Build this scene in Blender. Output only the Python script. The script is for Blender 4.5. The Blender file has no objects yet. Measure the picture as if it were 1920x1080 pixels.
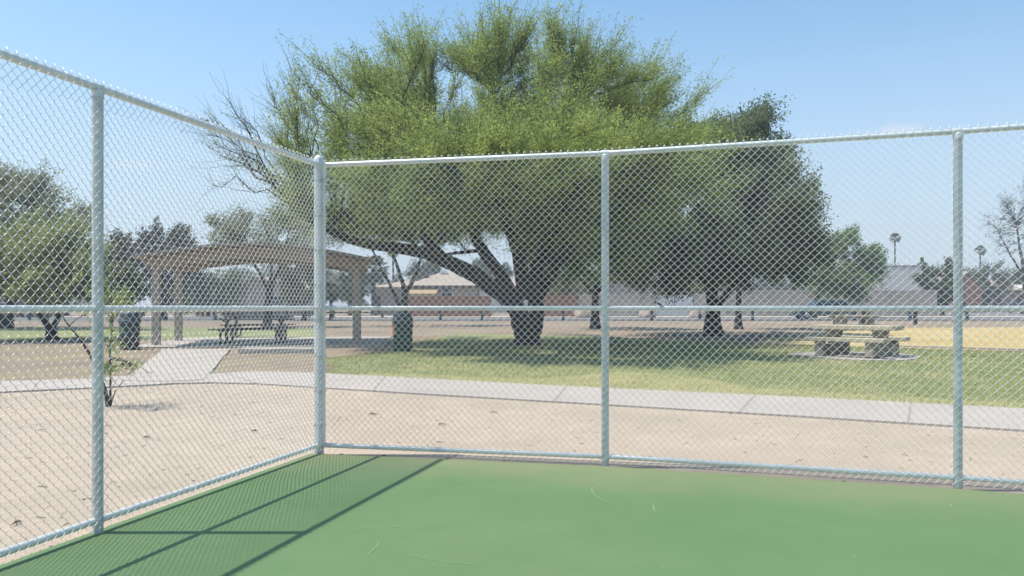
import bpy, bmesh, math, random
import numpy as np
from mathutils import Vector, Matrix

# ------------------------------------------------------------------ basics
scene = bpy.context.scene
COL = scene.collection
F, U0, V0, H = 1550.0, 960.0, 575.0, 1.55       # focal length in photo pixels, horizon, eye height
PI = math.pi; HAZE = .0016
rnd = random.Random(7)
NR = np.random.default_rng(11)

GB = [(-60, -0.03), (9.5, -0.03), (20, 0.30), (60, 0.55), (100, 0.70), (200, 1.35), (400, 1.5)]
def g(y):
    if y <= GB[0][0]: return GB[0][1]
    for (a, za), (b, zb) in zip(GB, GB[1:]):
        if y <= b: return za + (zb - za) * (y - a) / (b - a)
    return GB[-1][1]
def at(u, v):
    """ground point seen at photo pixel u, v"""
    lo, hi = 2.0, 800.0
    for _ in range(60):
        m = (lo + hi) / 2
        if V0 + F * (H - g(m)) / m > v: lo = m
        else: hi = m
    y = (lo + hi) / 2
    return Vector(((u - U0) / F * y, y, g(y)))
def P(u, v, y):
    return Vector(((u - U0) / F * y, y, H - (v - V0) / F * y))
def gp(u, y):
    return Vector(((u - U0) / F * y, y, g(y)))

# ------------------------------------------------------------------ materials
def mat(name, c1, c2=None, rough=.8, scale=4.0, metal=0.0, bump=0.0, bscale=None, detail=6, stretch=None, c3=None, scale3=.35, spec=None, lo=.35, hi=.65, world=False, lo3=.45, hi3=.7):
    m = bpy.data.materials.new(name); m.use_nodes = True
    nt = m.node_tree; b = nt.nodes['Principled BSDF']
    b.inputs['Roughness'].default_value = rough
    b.inputs['Metallic'].default_value = metal
    if spec is not None: b.inputs['Specular IOR Level'].default_value = spec
    c4 = lambda c: (c[0], c[1], c[2], 1)
    if c2 is None and not bump:
        b.inputs['Base Color'].default_value = c4(c1); return m
    if world:
        gn = nt.nodes.new('ShaderNodeNewGeometry'); src = gn.outputs['Position']
    else:
        tc = nt.nodes.new('ShaderNodeTexCoord'); src = tc.outputs['Object']
    if stretch:
        mp = nt.nodes.new('ShaderNodeMapping'); mp.inputs['Scale'].default_value = stretch
        nt.links.new(src, mp.inputs['Vector']); src = mp.outputs['Vector']
    def noise(s, d=detail):
        n = nt.nodes.new('ShaderNodeTexNoise'); n.inputs['Scale'].default_value = s; n.inputs['Detail'].default_value = d
        n.inputs['Roughness'].default_value = .62
        nt.links.new(src, n.inputs['Vector']); return n
    def ramp(n, ca, cb, a, z):
        r = nt.nodes.new('ShaderNodeValToRGB'); e = r.color_ramp.elements
        e[0].position, e[1].position = a, z; e[0].color, e[1].color = ca, cb
        nt.links.new(n.outputs['Fac'], r.inputs['Fac']); return r
    if c2 is None: c2 = tuple(x * .85 for x in c1)
    r = ramp(noise(scale), c4(c1), c4(c2), lo, hi); out = r.outputs['Color']
    if c3 is not None:
        r3 = ramp(noise(scale3, 5), (0, 0, 0, 1), (1, 1, 1, 1), lo3, hi3)
        mx = nt.nodes.new('ShaderNodeMix'); mx.data_type = 'RGBA'
        nt.links.new(r3.outputs['Color'], mx.inputs[0]); nt.links.new(out, mx.inputs[6]); mx.inputs[7].default_value = c4(c3)
        out = mx.outputs[2]
    nt.links.new(out, b.inputs['Base Color'])
    if bump:
        bp = nt.nodes.new('ShaderNodeBump'); bp.inputs['Strength'].default_value = bump; bp.inputs['Distance'].default_value = .03
        nt.links.new(noise(bscale or scale * 3).outputs['Fac'], bp.inputs['Height'])
        nt.links.new(bp.outputs['Normal'], b.inputs['Normal'])
    return m

def leaf_mat(name, c1, c2, trans=.35):
    m = bpy.data.materials.new(name); m.use_nodes = True
    nt = m.node_tree; b = nt.nodes['Principled BSDF']; o = nt.nodes['Material Output']
    b.inputs['Roughness'].default_value = .6; b.inputs['Specular IOR Level'].default_value = .25
    gn = nt.nodes.new('ShaderNodeNewGeometry')
    at_ = nt.nodes.new('ShaderNodeAttribute'); at_.attribute_name = 'tone'
    r = nt.nodes.new('ShaderNodeValToRGB'); e = r.color_ramp.elements
    e[0].color = (*c1, 1); e[1].color = (*c2, 1)
    nt.links.new(at_.outputs['Fac'], r.inputs['Fac'])
    nt.links.new(r.outputs['Color'], b.inputs['Base Color'])
    t = nt.nodes.new('ShaderNodeBsdfTranslucent')
    hs = nt.nodes.new('ShaderNodeHueSaturation'); hs.inputs['Value'].default_value = 1.3; hs.inputs['Hue'].default_value = .495
    nt.links.new(r.outputs['Color'], hs.inputs['Color']); nt.links.new(hs.outputs['Color'], t.inputs['Color'])
    mx = nt.nodes.new('ShaderNodeMixShader'); mx.inputs[0].default_value = trans
    nt.links.new(b.outputs[0], mx.inputs[1]); nt.links.new(t.outputs[0], mx.inputs[2]); nt.links.new(mx.outputs[0], o.inputs['Surface'])
    return m

M = {}
M['court'] = mat('court_acrylic', (.094, .172, .061), (.108, .187, .072), rough=.72, scale=1.1, c3=(.165, .215, .095), scale3=.33, bump=.12, bscale=160, world=True, lo3=.5, hi3=.9)
def court_dust():
    # blown sand lying along the back fence
    nt = M['court'].node_tree; b = nt.nodes['Principled BSDF']; old = b.inputs['Base Color'].links[0].from_socket
    gn = nt.nodes.new('ShaderNodeNewGeometry'); dt = nt.nodes.new('ShaderNodeVectorMath'); dt.operation = 'DOT_PRODUCT'
    nt.links.new(gn.outputs['Position'], dt.inputs[0]); dt.inputs[1].default_value = (.2747, .9615, 0)     # distance along the normal of the back fence
    nz = nt.nodes.new('ShaderNodeTexNoise'); nz.inputs['Scale'].default_value = .8; nz.inputs['Detail'].default_value = 7; nz.inputs['Roughness'].default_value = .65; nt.links.new(gn.outputs['Position'], nz.inputs['Vector'])
    ad = nt.nodes.new('ShaderNodeMath'); ad.operation = 'MULTIPLY_ADD'; nt.links.new(nz.outputs['Fac'], ad.inputs[0]); ad.inputs[1].default_value = 2.2; nt.links.new(dt.outputs['Value'], ad.inputs[2])
    mr = nt.nodes.new('ShaderNodeMapRange'); mr.interpolation_type = 'SMOOTHSTEP'; nt.links.new(ad.outputs[0], mr.inputs[0])
    mr.inputs[1].default_value = 7.6; mr.inputs[2].default_value = 9.4; mr.inputs[3].default_value = 0; mr.inputs[4].default_value = .75
    mx = nt.nodes.new('ShaderNodeMix'); mx.data_type = 'RGBA'; nt.links.new(mr.outputs[0], mx.inputs[0]); nt.links.new(old, mx.inputs[6]); mx.inputs[7].default_value = (.215, .225, .115, 1)
    nt.links.new(mx.outputs[2], b.inputs['Base Color'])
court_dust()
M['court_edge'] = mat('court_edge_paint', (.10, .19, .085), (.14, .23, .11), rough=.8, scale=6)
M['scuff'] = mat('scuff_chalk', (.30, .39, .25), (.19, .29, .155), rough=.72, scale=9)
M['sand'] = mat('pale_sand', (.45, .352, .268), (.395, .308, .23), rough=.95, scale=2.6, c3=(.355, .28, .21), scale3=.5, bump=.5, bscale=14, world=True, stretch=(1, 1.0, 1))
M['soil'] = mat('tan_soil', (.31, .235, .165), (.245, .18, .12), rough=.95, scale=1.1, c3=(.20, .14, .095), scale3=.22, bump=.5, bscale=9, world=True)
M['mulch'] = mat('brown_soil', (.27, .195, .135), (.205, .145, .10), rough=.95, scale=1.5, c3=(.30, .24, .12), scale3=.4, bump=.5, bscale=9, world=True)
M['lawn'] = mat('lawn_turf', (.165, .195, .062), (.265, .265, .105), rough=.9, scale=2.2, c3=(.36, .31, .14), scale3=.38, bump=.25, bscale=40, world=True, lo3=.5, hi3=.72)
M['lawn_straw'] = mat('straw_turf', (.36, .315, .135), (.25, .25, .095), rough=.9, scale=1.4, c3=(.29, .28, .11), scale3=.5, bump=.25, bscale=40, world=True, lo3=.5, hi3=.75)
M['field'] = mat('dry_yellow_grass', (.47, .345, .135), (.40, .285, .105), rough=.95, scale=.9, c3=(.50, .40, .21), scale3=.2, bump=.6, bscale=8, world=True)
M['concrete'] = mat('path_concrete', (.43, .37, .325), (.385, .335, .295), rough=.9, scale=.9, c3=(.33, .285, .25), scale3=.5, bump=.15, bscale=60, world=True, lo3=.5, hi3=.85)
M['joint'] = mat('joint_dark', (.26, .225, .19))
M['asphalt'] = mat('asphalt', (.21, .195, .185), (.175, .165, .16), rough=.9, scale=.5, world=True)
M['walk'] = mat('far_pavement', (.52, .44, .37), (.44, .37, .31), rough=.95, scale=.4, world=True)
M['kerb'] = mat('kerb_concrete', (.40, .36, .32), (.30, .26, .23), rough=.9, scale=3)
M['galv'] = mat('galvanised_steel', (.66, .685, .67), (.54, .57, .56), rough=.42, metal=.3, scale=14, stretch=(1, 1, .35))
M['galv_post'] = mat('galvanised_post', (.53, .565, .55), (.42, .455, .445), rough=.45, metal=.25, scale=16, stretch=(1, 1, .5), c3=(.62, .65, .63), scale3=5)
M['wire'] = mat('galvanised_wire', (.84, .845, .84), rough=.4, metal=.2)
M['bark'] = mat('dark_bark', (.060, .048, .040), (.028, .024, .022), rough=.95, scale=7, stretch=(1, 1, .25), bump=.8, bscale=14)
M['bark_grey'] = mat('grey_bark', (.115, .09, .072), (.06, .048, .04), rough=.95, scale=8, stretch=(1, 1, .3), bump=.6)
M['twig'] = mat('twig_wood', (.085, .07, .058), (.05, .042, .038), rough=.95, scale=6)
M['shelter'] = mat('shelter_paint', (.42, .355, .285), (.37, .31, .25), rough=.7, scale=2)
M['roofsheet'] = mat('shelter_roof_sheet', (.33, .285, .25), (.29, .25, .22), rough=.6, scale=3)
M['bin'] = mat('bin_green', (.018, .06, .046), (.024, .07, .054), rough=.6, scale=5, spec=.25)
M['bin_grey'] = mat('bin_slate', (.032, .045, .05), (.045, .055, .06), rough=.5, scale=5)
M['lid'] = mat('bin_lid_grey', (.075, .09, .11), (.06, .075, .09), rough=.5, scale=5, spec=.35)
M['lidhole'] = mat('bin_opening_dark', (.05, .065, .085), rough=.5)
M['sticker'] = mat('orange_sticker', (.55, .15, .04), (.42, .11, .035), rough=.5, scale=30)
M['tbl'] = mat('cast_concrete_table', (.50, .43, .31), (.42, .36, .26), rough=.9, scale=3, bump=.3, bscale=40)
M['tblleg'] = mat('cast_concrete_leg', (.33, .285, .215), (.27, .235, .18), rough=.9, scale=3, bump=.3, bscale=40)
M['darktbl'] = mat('dark_coated_steel', (.035, .045, .045), (.05, .06, .06), rough=.5, scale=5)
M['blue'] = mat('blue_paint', (.05, .07, .115), (.06, .08, .11), rough=.6, scale=4)
M['rustpost'] = mat('weathered_wood', (.12, .085, .065), (.08, .06, .048), rough=.9, scale=6)
M['grill'] = mat('grill_black', (.03, .028, .026), (.045, .04, .035), rough=.6, scale=6)
M['roof'] = mat('tan_shingles', (.40, .325, .255), (.345, .28, .22), rough=.95, scale=2.5, c3=(.40, .32, .27), scale3=.3, bump=.3, bscale=12)
M['pink'] = mat('pink_stucco', (.40, .325, .285), (.36, .29, .255), rough=.95, scale=1)
M['tanwood'] = mat('tan_awning', (.42, .29, .155), (.37, .26, .14), rough=.8, scale=2)
M['trim'] = mat('brown_trim', (.12, .08, .06), (.1, .065, .05), rough=.7, scale=2)
M['cedar'] = mat('cedar_boards', (.28, .125, .065), (.19, .082, .045), rough=.8, scale=1.3, stretch=(5, 5, .25))
def block_mat(name, c1, c2, cm, bw=.4, bh=.2):
    m = bpy.data.materials.new(name); m.use_nodes = True; nt = m.node_tree; b = nt.nodes['Principled BSDF']; b.inputs['Roughness'].default_value = .95
    tc = nt.nodes.new('ShaderNodeTexCoord'); sp = nt.nodes.new('ShaderNodeSeparateXYZ'); cb = nt.nodes.new('ShaderNodeCombineXYZ')
    nt.links.new(tc.outputs['Object'], sp.inputs[0]); nt.links.new(sp.outputs['X'], cb.inputs[0]); nt.links.new(sp.outputs['Z'], cb.inputs[1])
    br = nt.nodes.new('ShaderNodeTexBrick'); nt.links.new(cb.outputs[0], br.inputs['Vector'])
    br.inputs['Scale'].default_value = 1; br.inputs['Brick Width'].default_value = bw; br.inputs['Row Height'].default_value = bh; br.inputs['Mortar Size'].default_value = .012
    br.inputs['Color1'].default_value = (*c1, 1); br.inputs['Color2'].default_value = (*c2, 1); br.inputs['Mortar'].default_value = (*cm, 1)
    nz = nt.nodes.new('ShaderNodeTexNoise'); nz.inputs['Scale'].default_value = .6; nz.inputs['Detail'].default_value = 5; nt.links.new(tc.outputs['Object'], nz.inputs['Vector'])
    mr = nt.nodes.new('ShaderNodeMapRange'); nt.links.new(nz.outputs['Fac'], mr.inputs[0]); mr.inputs[1].default_value = .3; mr.inputs[2].default_value = .7; mr.inputs[3].default_value = .82; mr.inputs[4].default_value = 1.1
    mx = nt.nodes.new('ShaderNodeMix'); mx.data_type = 'RGBA'; mx.blend_type = 'MULTIPLY'; mx.inputs[0].default_value = 1
    nt.links.new(br.outputs['Color'], mx.inputs[6]); nt.links.new(mr.outputs[0], mx.inputs[7]); nt.links.new(mx.outputs[2], b.inputs['Base Color'])
    return m
M['block'] = block_mat('grey_block', (.44, .385, .34), (.40, .35, .31), (.31, .275, .245))
M['blocklight'] = mat('beige_block', (.40, .33, .27), (.36, .30, .25), rough=.95, scale=1.0)
M['stucco'] = mat('pale_stucco', (.66, .60, .56), (.61, .55, .52), rough=.9, scale=.6)
M['whitemetal'] = mat('white_corrugated', (.66, .68, .71), (.56, .58, .61), rough=.5, scale=3, stretch=(4, 4, .3))
M['gateframe'] = mat('gate_frame', (.16, .16, .165), rough=.6)
M['glass'] = mat('dark_glass', (.02, .025, .03), rough=.08, spec=.6)
M['teal'] = mat('teal_car_paint', (.07, .135, .115), (.075, .145, .125), rough=.25, metal=.3, scale=2)
M['black'] = mat('black_car_paint', (.02, .022, .028), (.025, .027, .033), rough=.25, scale=2)
M['red'] = mat('red_paint', (.42, .045, .045), (.36, .04, .04), rough=.4, scale=2)
M['tyre'] = mat('tyre_rubber', (.018, .018, .018), rough=.85)
M['rim'] = mat('alloy_rim', (.45, .46, .47), rough=.35, metal=.7)
M['rock'] = mat('pale_rock', (.46, .36, .28), (.34, .27, .21), rough=.95, scale=5, bump=.6)
M['brownhouse'] = mat('brown_brick', (.17, .075, .055), (.12, .055, .042), rough=.9, scale=1.5)
M['orangewall'] = mat('terracotta_stucco', (.46, .22, .135), (.40, .19, .12), rough=.9, scale=1)
M['white'] = mat('white_paint', (.74, .73, .71), rough=.6)
M['debris'] = mat('dry_leaf_litter', (.12, .085, .06), (.07, .05, .04), rough=.95, scale=8)
M['scrap'] = mat('scrap_bits', (.26, .20, .145), (.16, .12, .085), rough=.95, scale=3)
L = {}
L['mesq'] = leaf_mat('mesquite_leaf', (.135, .225, .062), (.425, .485, .135), .5)
L['duskmesq'] = leaf_mat('dusty_mesquite_leaf', (.145, .185, .075), (.38, .41, .165), .5)
L['dark'] = leaf_mat('dark_olive_leaf', (.078, .115, .060), (.20, .25, .115), .42)
L['far'] = leaf_mat('far_green_leaf', (.05, .075, .028), (.12, .14, .05), .3)
L['grey'] = leaf_mat('grey_green_leaf', (.14, .155, .095), (.29, .31, .18), .46)
L['purple'] = leaf_mat('dusky_leaf', (.078, .082, .068), (.16, .16, .13), .38)
L['bright'] = leaf_mat('bright_green_leaf', (.10, .165, .045), (.21, .29, .085), .4)
L['olive'] = leaf_mat('yellow_olive_leaf', (.12, .125, .035), (.24, .225, .07), .35)
L['palm'] = leaf_mat('palm_leaf', (.06, .085, .035), (.15, .17, .075), .25)
L['grass'] = leaf_mat('grass_blade', (.19, .225, .065), (.42, .39, .165), .45)
L['hedge'] = leaf_mat('hedge_leaf', (.065, .088, .04), (.14, .16, .068), .3)
L['deadpalm'] = leaf_mat('dead_frond', (.22, .16, .12), (.32, .25, .19), .2)

# ------------------------------------------------------------------ object helpers
def link(name, me, m=None, parent=None):
    o = bpy.data.objects.new(name, me); COL.objects.link(o)
    if m is not None and me is not None and not me.materials: me.materials.append(m)
    if parent is not None: o.parent = parent
    return o
def tag(o, label=None, cat=None, group=None, kind=None):
    if label: o['label'] = label
    if cat: o['category'] = cat
    if group: o['group'] = group
    if kind: o['kind'] = kind
    return o
def thing(name, loc, label, cat, group=None, rz=0):
    o = bpy.data.objects.new(name, None); COL.objects.link(o)
    o.location = loc; o.rotation_euler = (0, 0, rz); o.empty_display_size = .3
    return tag(o, label, cat, group)
def copy_tree(o, parent=None):
    c = o.copy(); COL.objects.link(c)
    if parent: c.parent = parent
    for ch in list(o.children): copy_tree(ch, c)
    return c

def np_mesh(name, verts, quads, smooth=False, tone=None):
    me = bpy.data.meshes.new(name)
    verts = np.asarray(verts, dtype=np.float32).reshape(-1, 3); quads = np.asarray(quads, dtype=np.int32).reshape(-1, 4)
    me.vertices.add(len(verts)); me.vertices.foreach_set('co', verts.ravel())
    me.loops.add(quads.size); me.loops.foreach_set('vertex_index', quads.ravel())
    n = len(quads); me.polygons.add(n)
    me.polygons.foreach_set('loop_start', np.arange(0, 4 * n, 4, dtype=np.int32))
    me.polygons.foreach_set('loop_total', np.full(n, 4, dtype=np.int32))
    if smooth: me.polygons.foreach_set('use_smooth', np.ones(n, dtype=bool))
    me.update(calc_edges=True)
    if tone is not None:
        a = me.attributes.new('tone', 'FLOAT', 'POINT'); a.data.foreach_set('value', np.asarray(tone, dtype=np.float32))
    me.validate()
    return me

def tubes(Pts, R, S=5, caps=False):
    """Pts (N,K,3), R (N,K) -> verts, quads of N open tubes"""
    Pts = np.asarray(Pts, float); R = np.asarray(R, float)
    N, K, _ = Pts.shape
    T = np.gradient(Pts, axis=1); T /= np.linalg.norm(T, axis=2, keepdims=True) + 1e-9
    ref = np.zeros((N, 1, 3)); d = np.abs(Pts[:, -1] - Pts[:, 0]); d /= np.linalg.norm(d, axis=1, keepdims=True) + 1e-9
    k = np.argmin(d, axis=1); ref[np.arange(N), 0, k] = 1
    A = np.cross(T, np.broadcast_to(ref, T.shape)); A /= np.linalg.norm(A, axis=2, keepdims=True) + 1e-9
    B = np.cross(T, A)
    th = np.arange(S) * 2 * PI / S
    V = Pts[:, :, None, :] + R[:, :, None, None] * (np.cos(th)[None, None, :, None] * A[:, :, None, :] + np.sin(th)[None, None, :, None] * B[:, :, None, :])
    idx = np.arange(N * K * S).reshape(N, K, S)
    a = idx[:, :-1, :]; b = np.roll(a, -1, axis=2); c = idx[:, 1:, :]; d2 = np.roll(c, -1, axis=2)
    Q = np.stack([a, b, d2, c], axis=-1).reshape(-1, 4)
    return V.reshape(-1, 3), Q
class Acc:
    def __init__(s): s.v = []; s.q = []; s.n = 0; s.t = []
    def add(s, v, q, t=None):
        s.v.append(np.asarray(v)); s.q.append(np.asarray(q) + s.n); s.n += len(v)
        if t is not None: s.t.append(t)
    def mesh(s, name, smooth=False):
        return np_mesh(name, np.concatenate(s.v), np.concatenate(s.q), smooth, np.concatenate(s.t) if s.t else None)

class BM:
    """collects primitives into one mesh"""
    def __init__(s): s.b = bmesh.new()
    def box(s, c, size, rz=0, bevel=0, taper=None, rot=None):
        mtx = Matrix.Translation(Vector(c)) @ (rot.to_4x4() if rot is not None else Matrix.Rotation(rz, 4, 'Z')) @ Matrix.Diagonal((*size, 1))
        r = bmesh.ops.create_cube(s.b, size=1, matrix=mtx); vs = r['verts']
        if taper:
            cz = c[2]
            for v in vs:
                if v.co.z > cz: v.co.x = c[0] + (v.co.x - c[0]) * taper[0]; v.co.y = c[1] + (v.co.y - c[1]) * taper[1]
        if bevel:
            es = list({e for v in vs for e in v.link_edges})
            bmesh.ops.bevel(s.b, geom=es, offset=bevel, segments=2, affect='EDGES', profile=.5)
        return s
    def cyl(s, a, b, r1, r2=None, seg=16, caps=True):
        a, b = Vector(a), Vector(b); d = b - a
        q = Vector((0, 0, 1)).rotation_difference(d.normalized()).to_matrix().to_4x4()
        bmesh.ops.create_cone(s.b, cap_ends=caps, segments=seg, radius1=r1, radius2=r1 if r2 is None else r2, depth=d.length,
                              matrix=Matrix.Translation((a + b) / 2) @ q)
        return s
    def lathe(s, prof, c=(0, 0, 0), seg=28):
        rings = []
        for r, z in prof:
            rings.append([s.b.verts.new((c[0] + r * math.cos(2 * PI * k / seg), c[1] + r * math.sin(2 * PI * k / seg), c[2] + z)) for k in range(seg)])
        for p, q in zip(rings, rings[1:]):
            for k in range(seg): s.b.faces.new((p[k], p[(k + 1) % seg], q[(k + 1) % seg], q[k]))
        s.b.faces.new(rings[-1]); s.b.faces.new(list(reversed(rings[0])))
        return s
    def prism(s, poly, axis, a, b):
        """poly of 2D points extruded along axis ('x': points are y,z; 'y': points are x,z)"""
        f = (lambda p, t: (t, p[0], p[1])) if axis == 'x' else ((lambda p, t: (p[0], t, p[1])) if axis == 'y' else (lambda p, t: (p[0], p[1], t)))
        A = [s.b.verts.new(f(p, a)) for p in poly]; B = [s.b.verts.new(f(p, b)) for p in poly]
        n = len(poly)
        for k in range(n): s.b.faces.new((A[k], A[(k + 1) % n], B[(k + 1) % n], B[k]))
        s.b.faces.new(list(reversed(A))); s.b.faces.new(B)
        return s
    def build(s, name, m, parent=None, smooth=False):
        bmesh.ops.recalc_face_normals(s.b, faces=s.b.faces[:])
        me = bpy.data.meshes.new(name); s.b.to_mesh(me); s.b.free()
        if smooth:
            for p in me.polygons: p.use_smooth = True
            me.set_sharp_from_angle(angle=math.radians(40))
        return link(name, me, m, parent)

def sheet(name, poly, m, dz=.004, skirt=.0, parent=None, jitter=0, seed=1, step=.7):
    """a ground sheet draped on the terrain; poly = list of (x, y)"""
    r = random.Random(seed)
    pts = []
    if jitter:
        n = len(poly)
        for i in range(n):
            a, b = Vector(poly[i]), Vector(poly[(i + 1) % n]); d = (b - a); k = max(1, min(60, int(d.length / step)))
            nr = Vector((-d.y, d.x)).normalized() if d.length > 0 else Vector((0, 0))
            for j in range(k):
                q = a + d * (j / k) + nr * r.gauss(0, jitter) * (1 if j else .3)
                pts.append((q.x, q.y))
    else: pts = [tuple(p) for p in poly]
    b = bmesh.new()
    f = b.faces.new([b.verts.new((x, y, 0)) for x, y in pts])
    bmesh.ops.triangulate(b, faces=b.faces[:])
    for y, _ in GB[1:-1]:
        bmesh.ops.bisect_plane(b, geom=b.verts[:] + b.edges[:] + b.faces[:], plane_co=(0, y, 0), plane_no=(0, 1, 0))
    bmesh.ops.dissolve_limit(b, angle_limit=.0001, verts=[], edges=[]) if False else None
    for v in b.verts: v.co.z = g(v.co.y) + dz
    bmesh.ops.recalc_face_normals(b, faces=b.faces[:])
    if sum(f.normal.z for f in b.faces) < 0: bmesh.ops.reverse_faces(b, faces=b.faces[:])
    if skirt:
        bd = [e for e in b.edges if len(e.link_faces) == 1]
        r_ = bmesh.ops.extrude_edge_only(b, edges=bd)
        for v in [x for x in r_['geom'] if isinstance(x, bmesh.types.BMVert)]: v.co.z -= skirt
    me = bpy.data.meshes.new(name); b.to_mesh(me); b.free()
    return link(name, me, m, parent)
def pxy(l): return [tuple(at(u, v).xy) for u, v in l]

# ------------------------------------------------------------------ ground
xs = [-400, -200, -100, -40, 0, 40, 100, 200, 400]
ys = [b[0] for b in GB]
tv = [(x, y, g(y)) for y in ys for x in xs]; n = len(xs)
tq = [(j * n + i, j * n + i + 1, (j + 1) * n + i + 1, (j + 1) * n + i) for j in range(len(ys) - 1) for i in range(n - 1)]
tag(link('ground', np_mesh('ground', tv, tq), M['soil']), kind='structure')

near_path = [(-700, 770), (-300, 752), (0, 738), (233, 727), (320, 722), (393, 720), (483, 722), (593, 729), (800, 742), (1120, 761), (1500, 784), (1920, 811), (2600, 860)]
far_path = [(-700, 740), (-300, 729), (0, 718), (167, 713), (240, 707), (393, 703), (483, 699), (593, 702), (800, 713), (1120, 730), (1500, 748), (1920, 770), (2600, 805)]
NP, FP = pxy(near_path), pxy(far_path)
# sand between court and path
sand_poly = [(-30, -8)] + [(-30, NP[0][1])] + [(x, y + .25) for x, y in NP] + [(30, NP[-1][1]), (30, -8)]
tag(sheet('sand', sand_poly, M['sand'], dz=.006), kind='structure')
path = tag(sheet('path', NP + FP[::-1], M['concrete'], dz=.035, skirt=.06), kind='structure')
# joints across the path
acc = BM()
for i in range(len(NP)): pass
def along(poly, t):
    L_ = [0]
    for a, b in zip(poly, poly[1:]): L_.append(L_[-1] + math.dist(a, b))
    d = t * L_[-1]
    for k in range(len(poly) - 1):
        if d <= L_[k + 1] + 1e-6:
            f = (d - L_[k]) / (L_[k + 1] - L_[k]); return (poly[k][0] + f * (poly[k + 1][0] - poly[k][0]), poly[k][1] + f * (poly[k + 1][1] - poly[k][1]))
    return poly[-1]
for (ua, va), (ub, vb) in [((1386, 778), (1416, 745)), ((1703, 797), (1708, 759)), ((1040, 756), (1062, 728)), ((700, 736), (722, 709)), ((480, 722), (420, 703)), ((60, 735), (75, 716)), ((212, 727), (222, 710)), ((300, 722), (395, 716))]:
    a, b = at(ua, va).xy, at(ub, vb).xy
    d = (b - a); nn = Vector((-d.y, d.x)).normalized() * .010
    q = [a + nn, b + nn, b - nn, a - nn]
    sheet('path_joint', [tuple(p) for p in q], M['joint'], dz=.0395, parent=path)
branch = pxy([(232, 717), (262, 692), (288, 672), (306, 657), (432, 657), (426, 664), (405, 690), (393, 703), (380, 716), (300, 719)])
tag(sheet('branch_path', branch, M['concrete'], dz=.043, skirt=.06), kind='structure')
pad = [(-11.3, 24.1), (-3.9, 24.6), (-4.6, 31.5), (-12.0, 30.6)]
shelter_pad = tag(sheet('shelter_pad', pad, M['concrete'], dz=.05, skirt=.09), kind='structure')

# lawns, soils, fields
lawn = pxy([(606, 703), (800, 714), (1120, 731), (1500, 749), (1920, 771), (2600, 806), (2600, 694), (1920, 661), (1640, 652), (1480, 648), (1300, 640), (1130, 632), (1000, 628), (860, 625), (790, 640), (740, 663), (690, 668), (606, 672)])
tag(sheet('lawn', lawn, M['lawn'], dz=.010, jitter=.16, seed=3), kind='structure')
straw = pxy([(640, 703), (800, 713.5), (1120, 730.5), (1500, 748.5), (1920, 770.5), (2600, 805), (2600, 794), (1920, 758), (1560, 738), (1400, 727), (1330, 712), (1220, 700), (1140, 699), (1080, 706), (980, 711), (860, 707), (740, 702)])
tag(sheet('straw_grass', straw, M['lawn_straw'], dz=.016, jitter=.05, seed=4, step=.9), kind='structure')
lawn2 = pxy([(-500, 643), (0, 641), (140, 636), (290, 637), (600, 634), (600, 617), (420, 615), (0, 613), (-500, 613)])
tag(sheet('far_lawn', lawn2, M['lawn'], dz=.010, jitter=.2, seed=5), kind='structure')
mul = pxy([(-600, 740), (-200, 725), (0, 717), (160, 712), (235, 705), (262, 690), (300, 659), (140, 646), (-600, 650)])
tag(sheet('brown_soil', mul, M['mulch'], dz=.008, jitter=.12, seed=6), kind='structure')
mul2 = pxy([(398, 700), (430, 664), (600, 662), (608, 702), (483, 697)])
tag(sheet('brown_verge', mul2, M['mulch'], dz=.012, jitter=.06, seed=8), kind='structure')
field = pxy([(1395, 650), (1480, 648), (1640, 651), (1920, 660), (2700, 694), (2700, 616), (1920, 614), (1690, 615), (1480, 626)])
tag(sheet('dry_field', field, M['field'], dz=.014, jitter=.1, seed=9), kind='structure')
kl = [at(u, v) for u, v in [(1645, 650), (1920, 659), (2600, 690)]]
kb = BM()
for a, b in zip(kl, kl[1:]):
    d = b - a; c = (a + b) / 2
    kb.box((c.x, c.y, c.z + .01), (d.length, .16, .11), rz=math.atan2(d.y, d.x))
tag(kb.build('kerb', M['kerb']), kind='structure')
# road with pavements
tag(sheet('road', [(-120, 57), (-14, 58), (-8, 62), (160, 61.5), (160, 69), (-120, 69)], M['asphalt'], dz=.012), kind='structure')
tag(sheet('far_pavement', [(-120, 69), (160, 69), (160, 79.5), (-120, 79.5)], M['walk'], dz=.02), kind='structure')
tag(sheet('side_road', [(33, 80), (60, 80), (150, 190), (60, 190)], M['asphalt'], dz=.03), kind='structure')
kb = BM(); kb.box((20, 61.2, g(61.2) + .0), (280, .25, .10)); kb.box((20, 69.1, g(69.1) + .02), (280, .2, .12))
tag(kb.build('road_kerb', M['kerb']), kind='structure')

# ------------------------------------------------------------------ court and its fence
PTS = {'near': (-3.63, 2.55), 'left': (-2.842, 5.67), 'corner': (-2.045, 8.76), 'mid': (.912, 8.085), 'right': (3.82, 7.08), 'end': (6.65, 5.85)}
PTS = {k: Vector(v) for k, v in PTS.items()}
PTS['near2'] = Vector((-4.35, -.45)); PTS['end2'] = Vector((9.4, 4.45))
def inset(p, q, d):    # shift the line p-q towards the camera side by d
    t = (q - p).normalized(); nr = Vector((-t.y, t.x))
    if nr.dot(Vector((1.5, 3)) - p) < 0: nr = -nr
    return nr * d
o1 = inset(PTS['near'], PTS['corner'], -.07); o2 = inset(PTS['corner'], PTS['mid'], .05); o3 = inset(PTS['mid'], PTS['right'], .05); o4 = inset(PTS['right'], PTS['end2'], .05)
cpoly = [PTS['near2'] + o1 + Vector((-2, -8)), PTS['near2'] + o1, PTS['corner'] + o1 + o2, PTS['mid'] + (o2 + o3) / 2, PTS['right'] + (o3 + o4) / 2, PTS['end2'] + o4, Vector((14, 1)), Vector((14, -9))]
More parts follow.
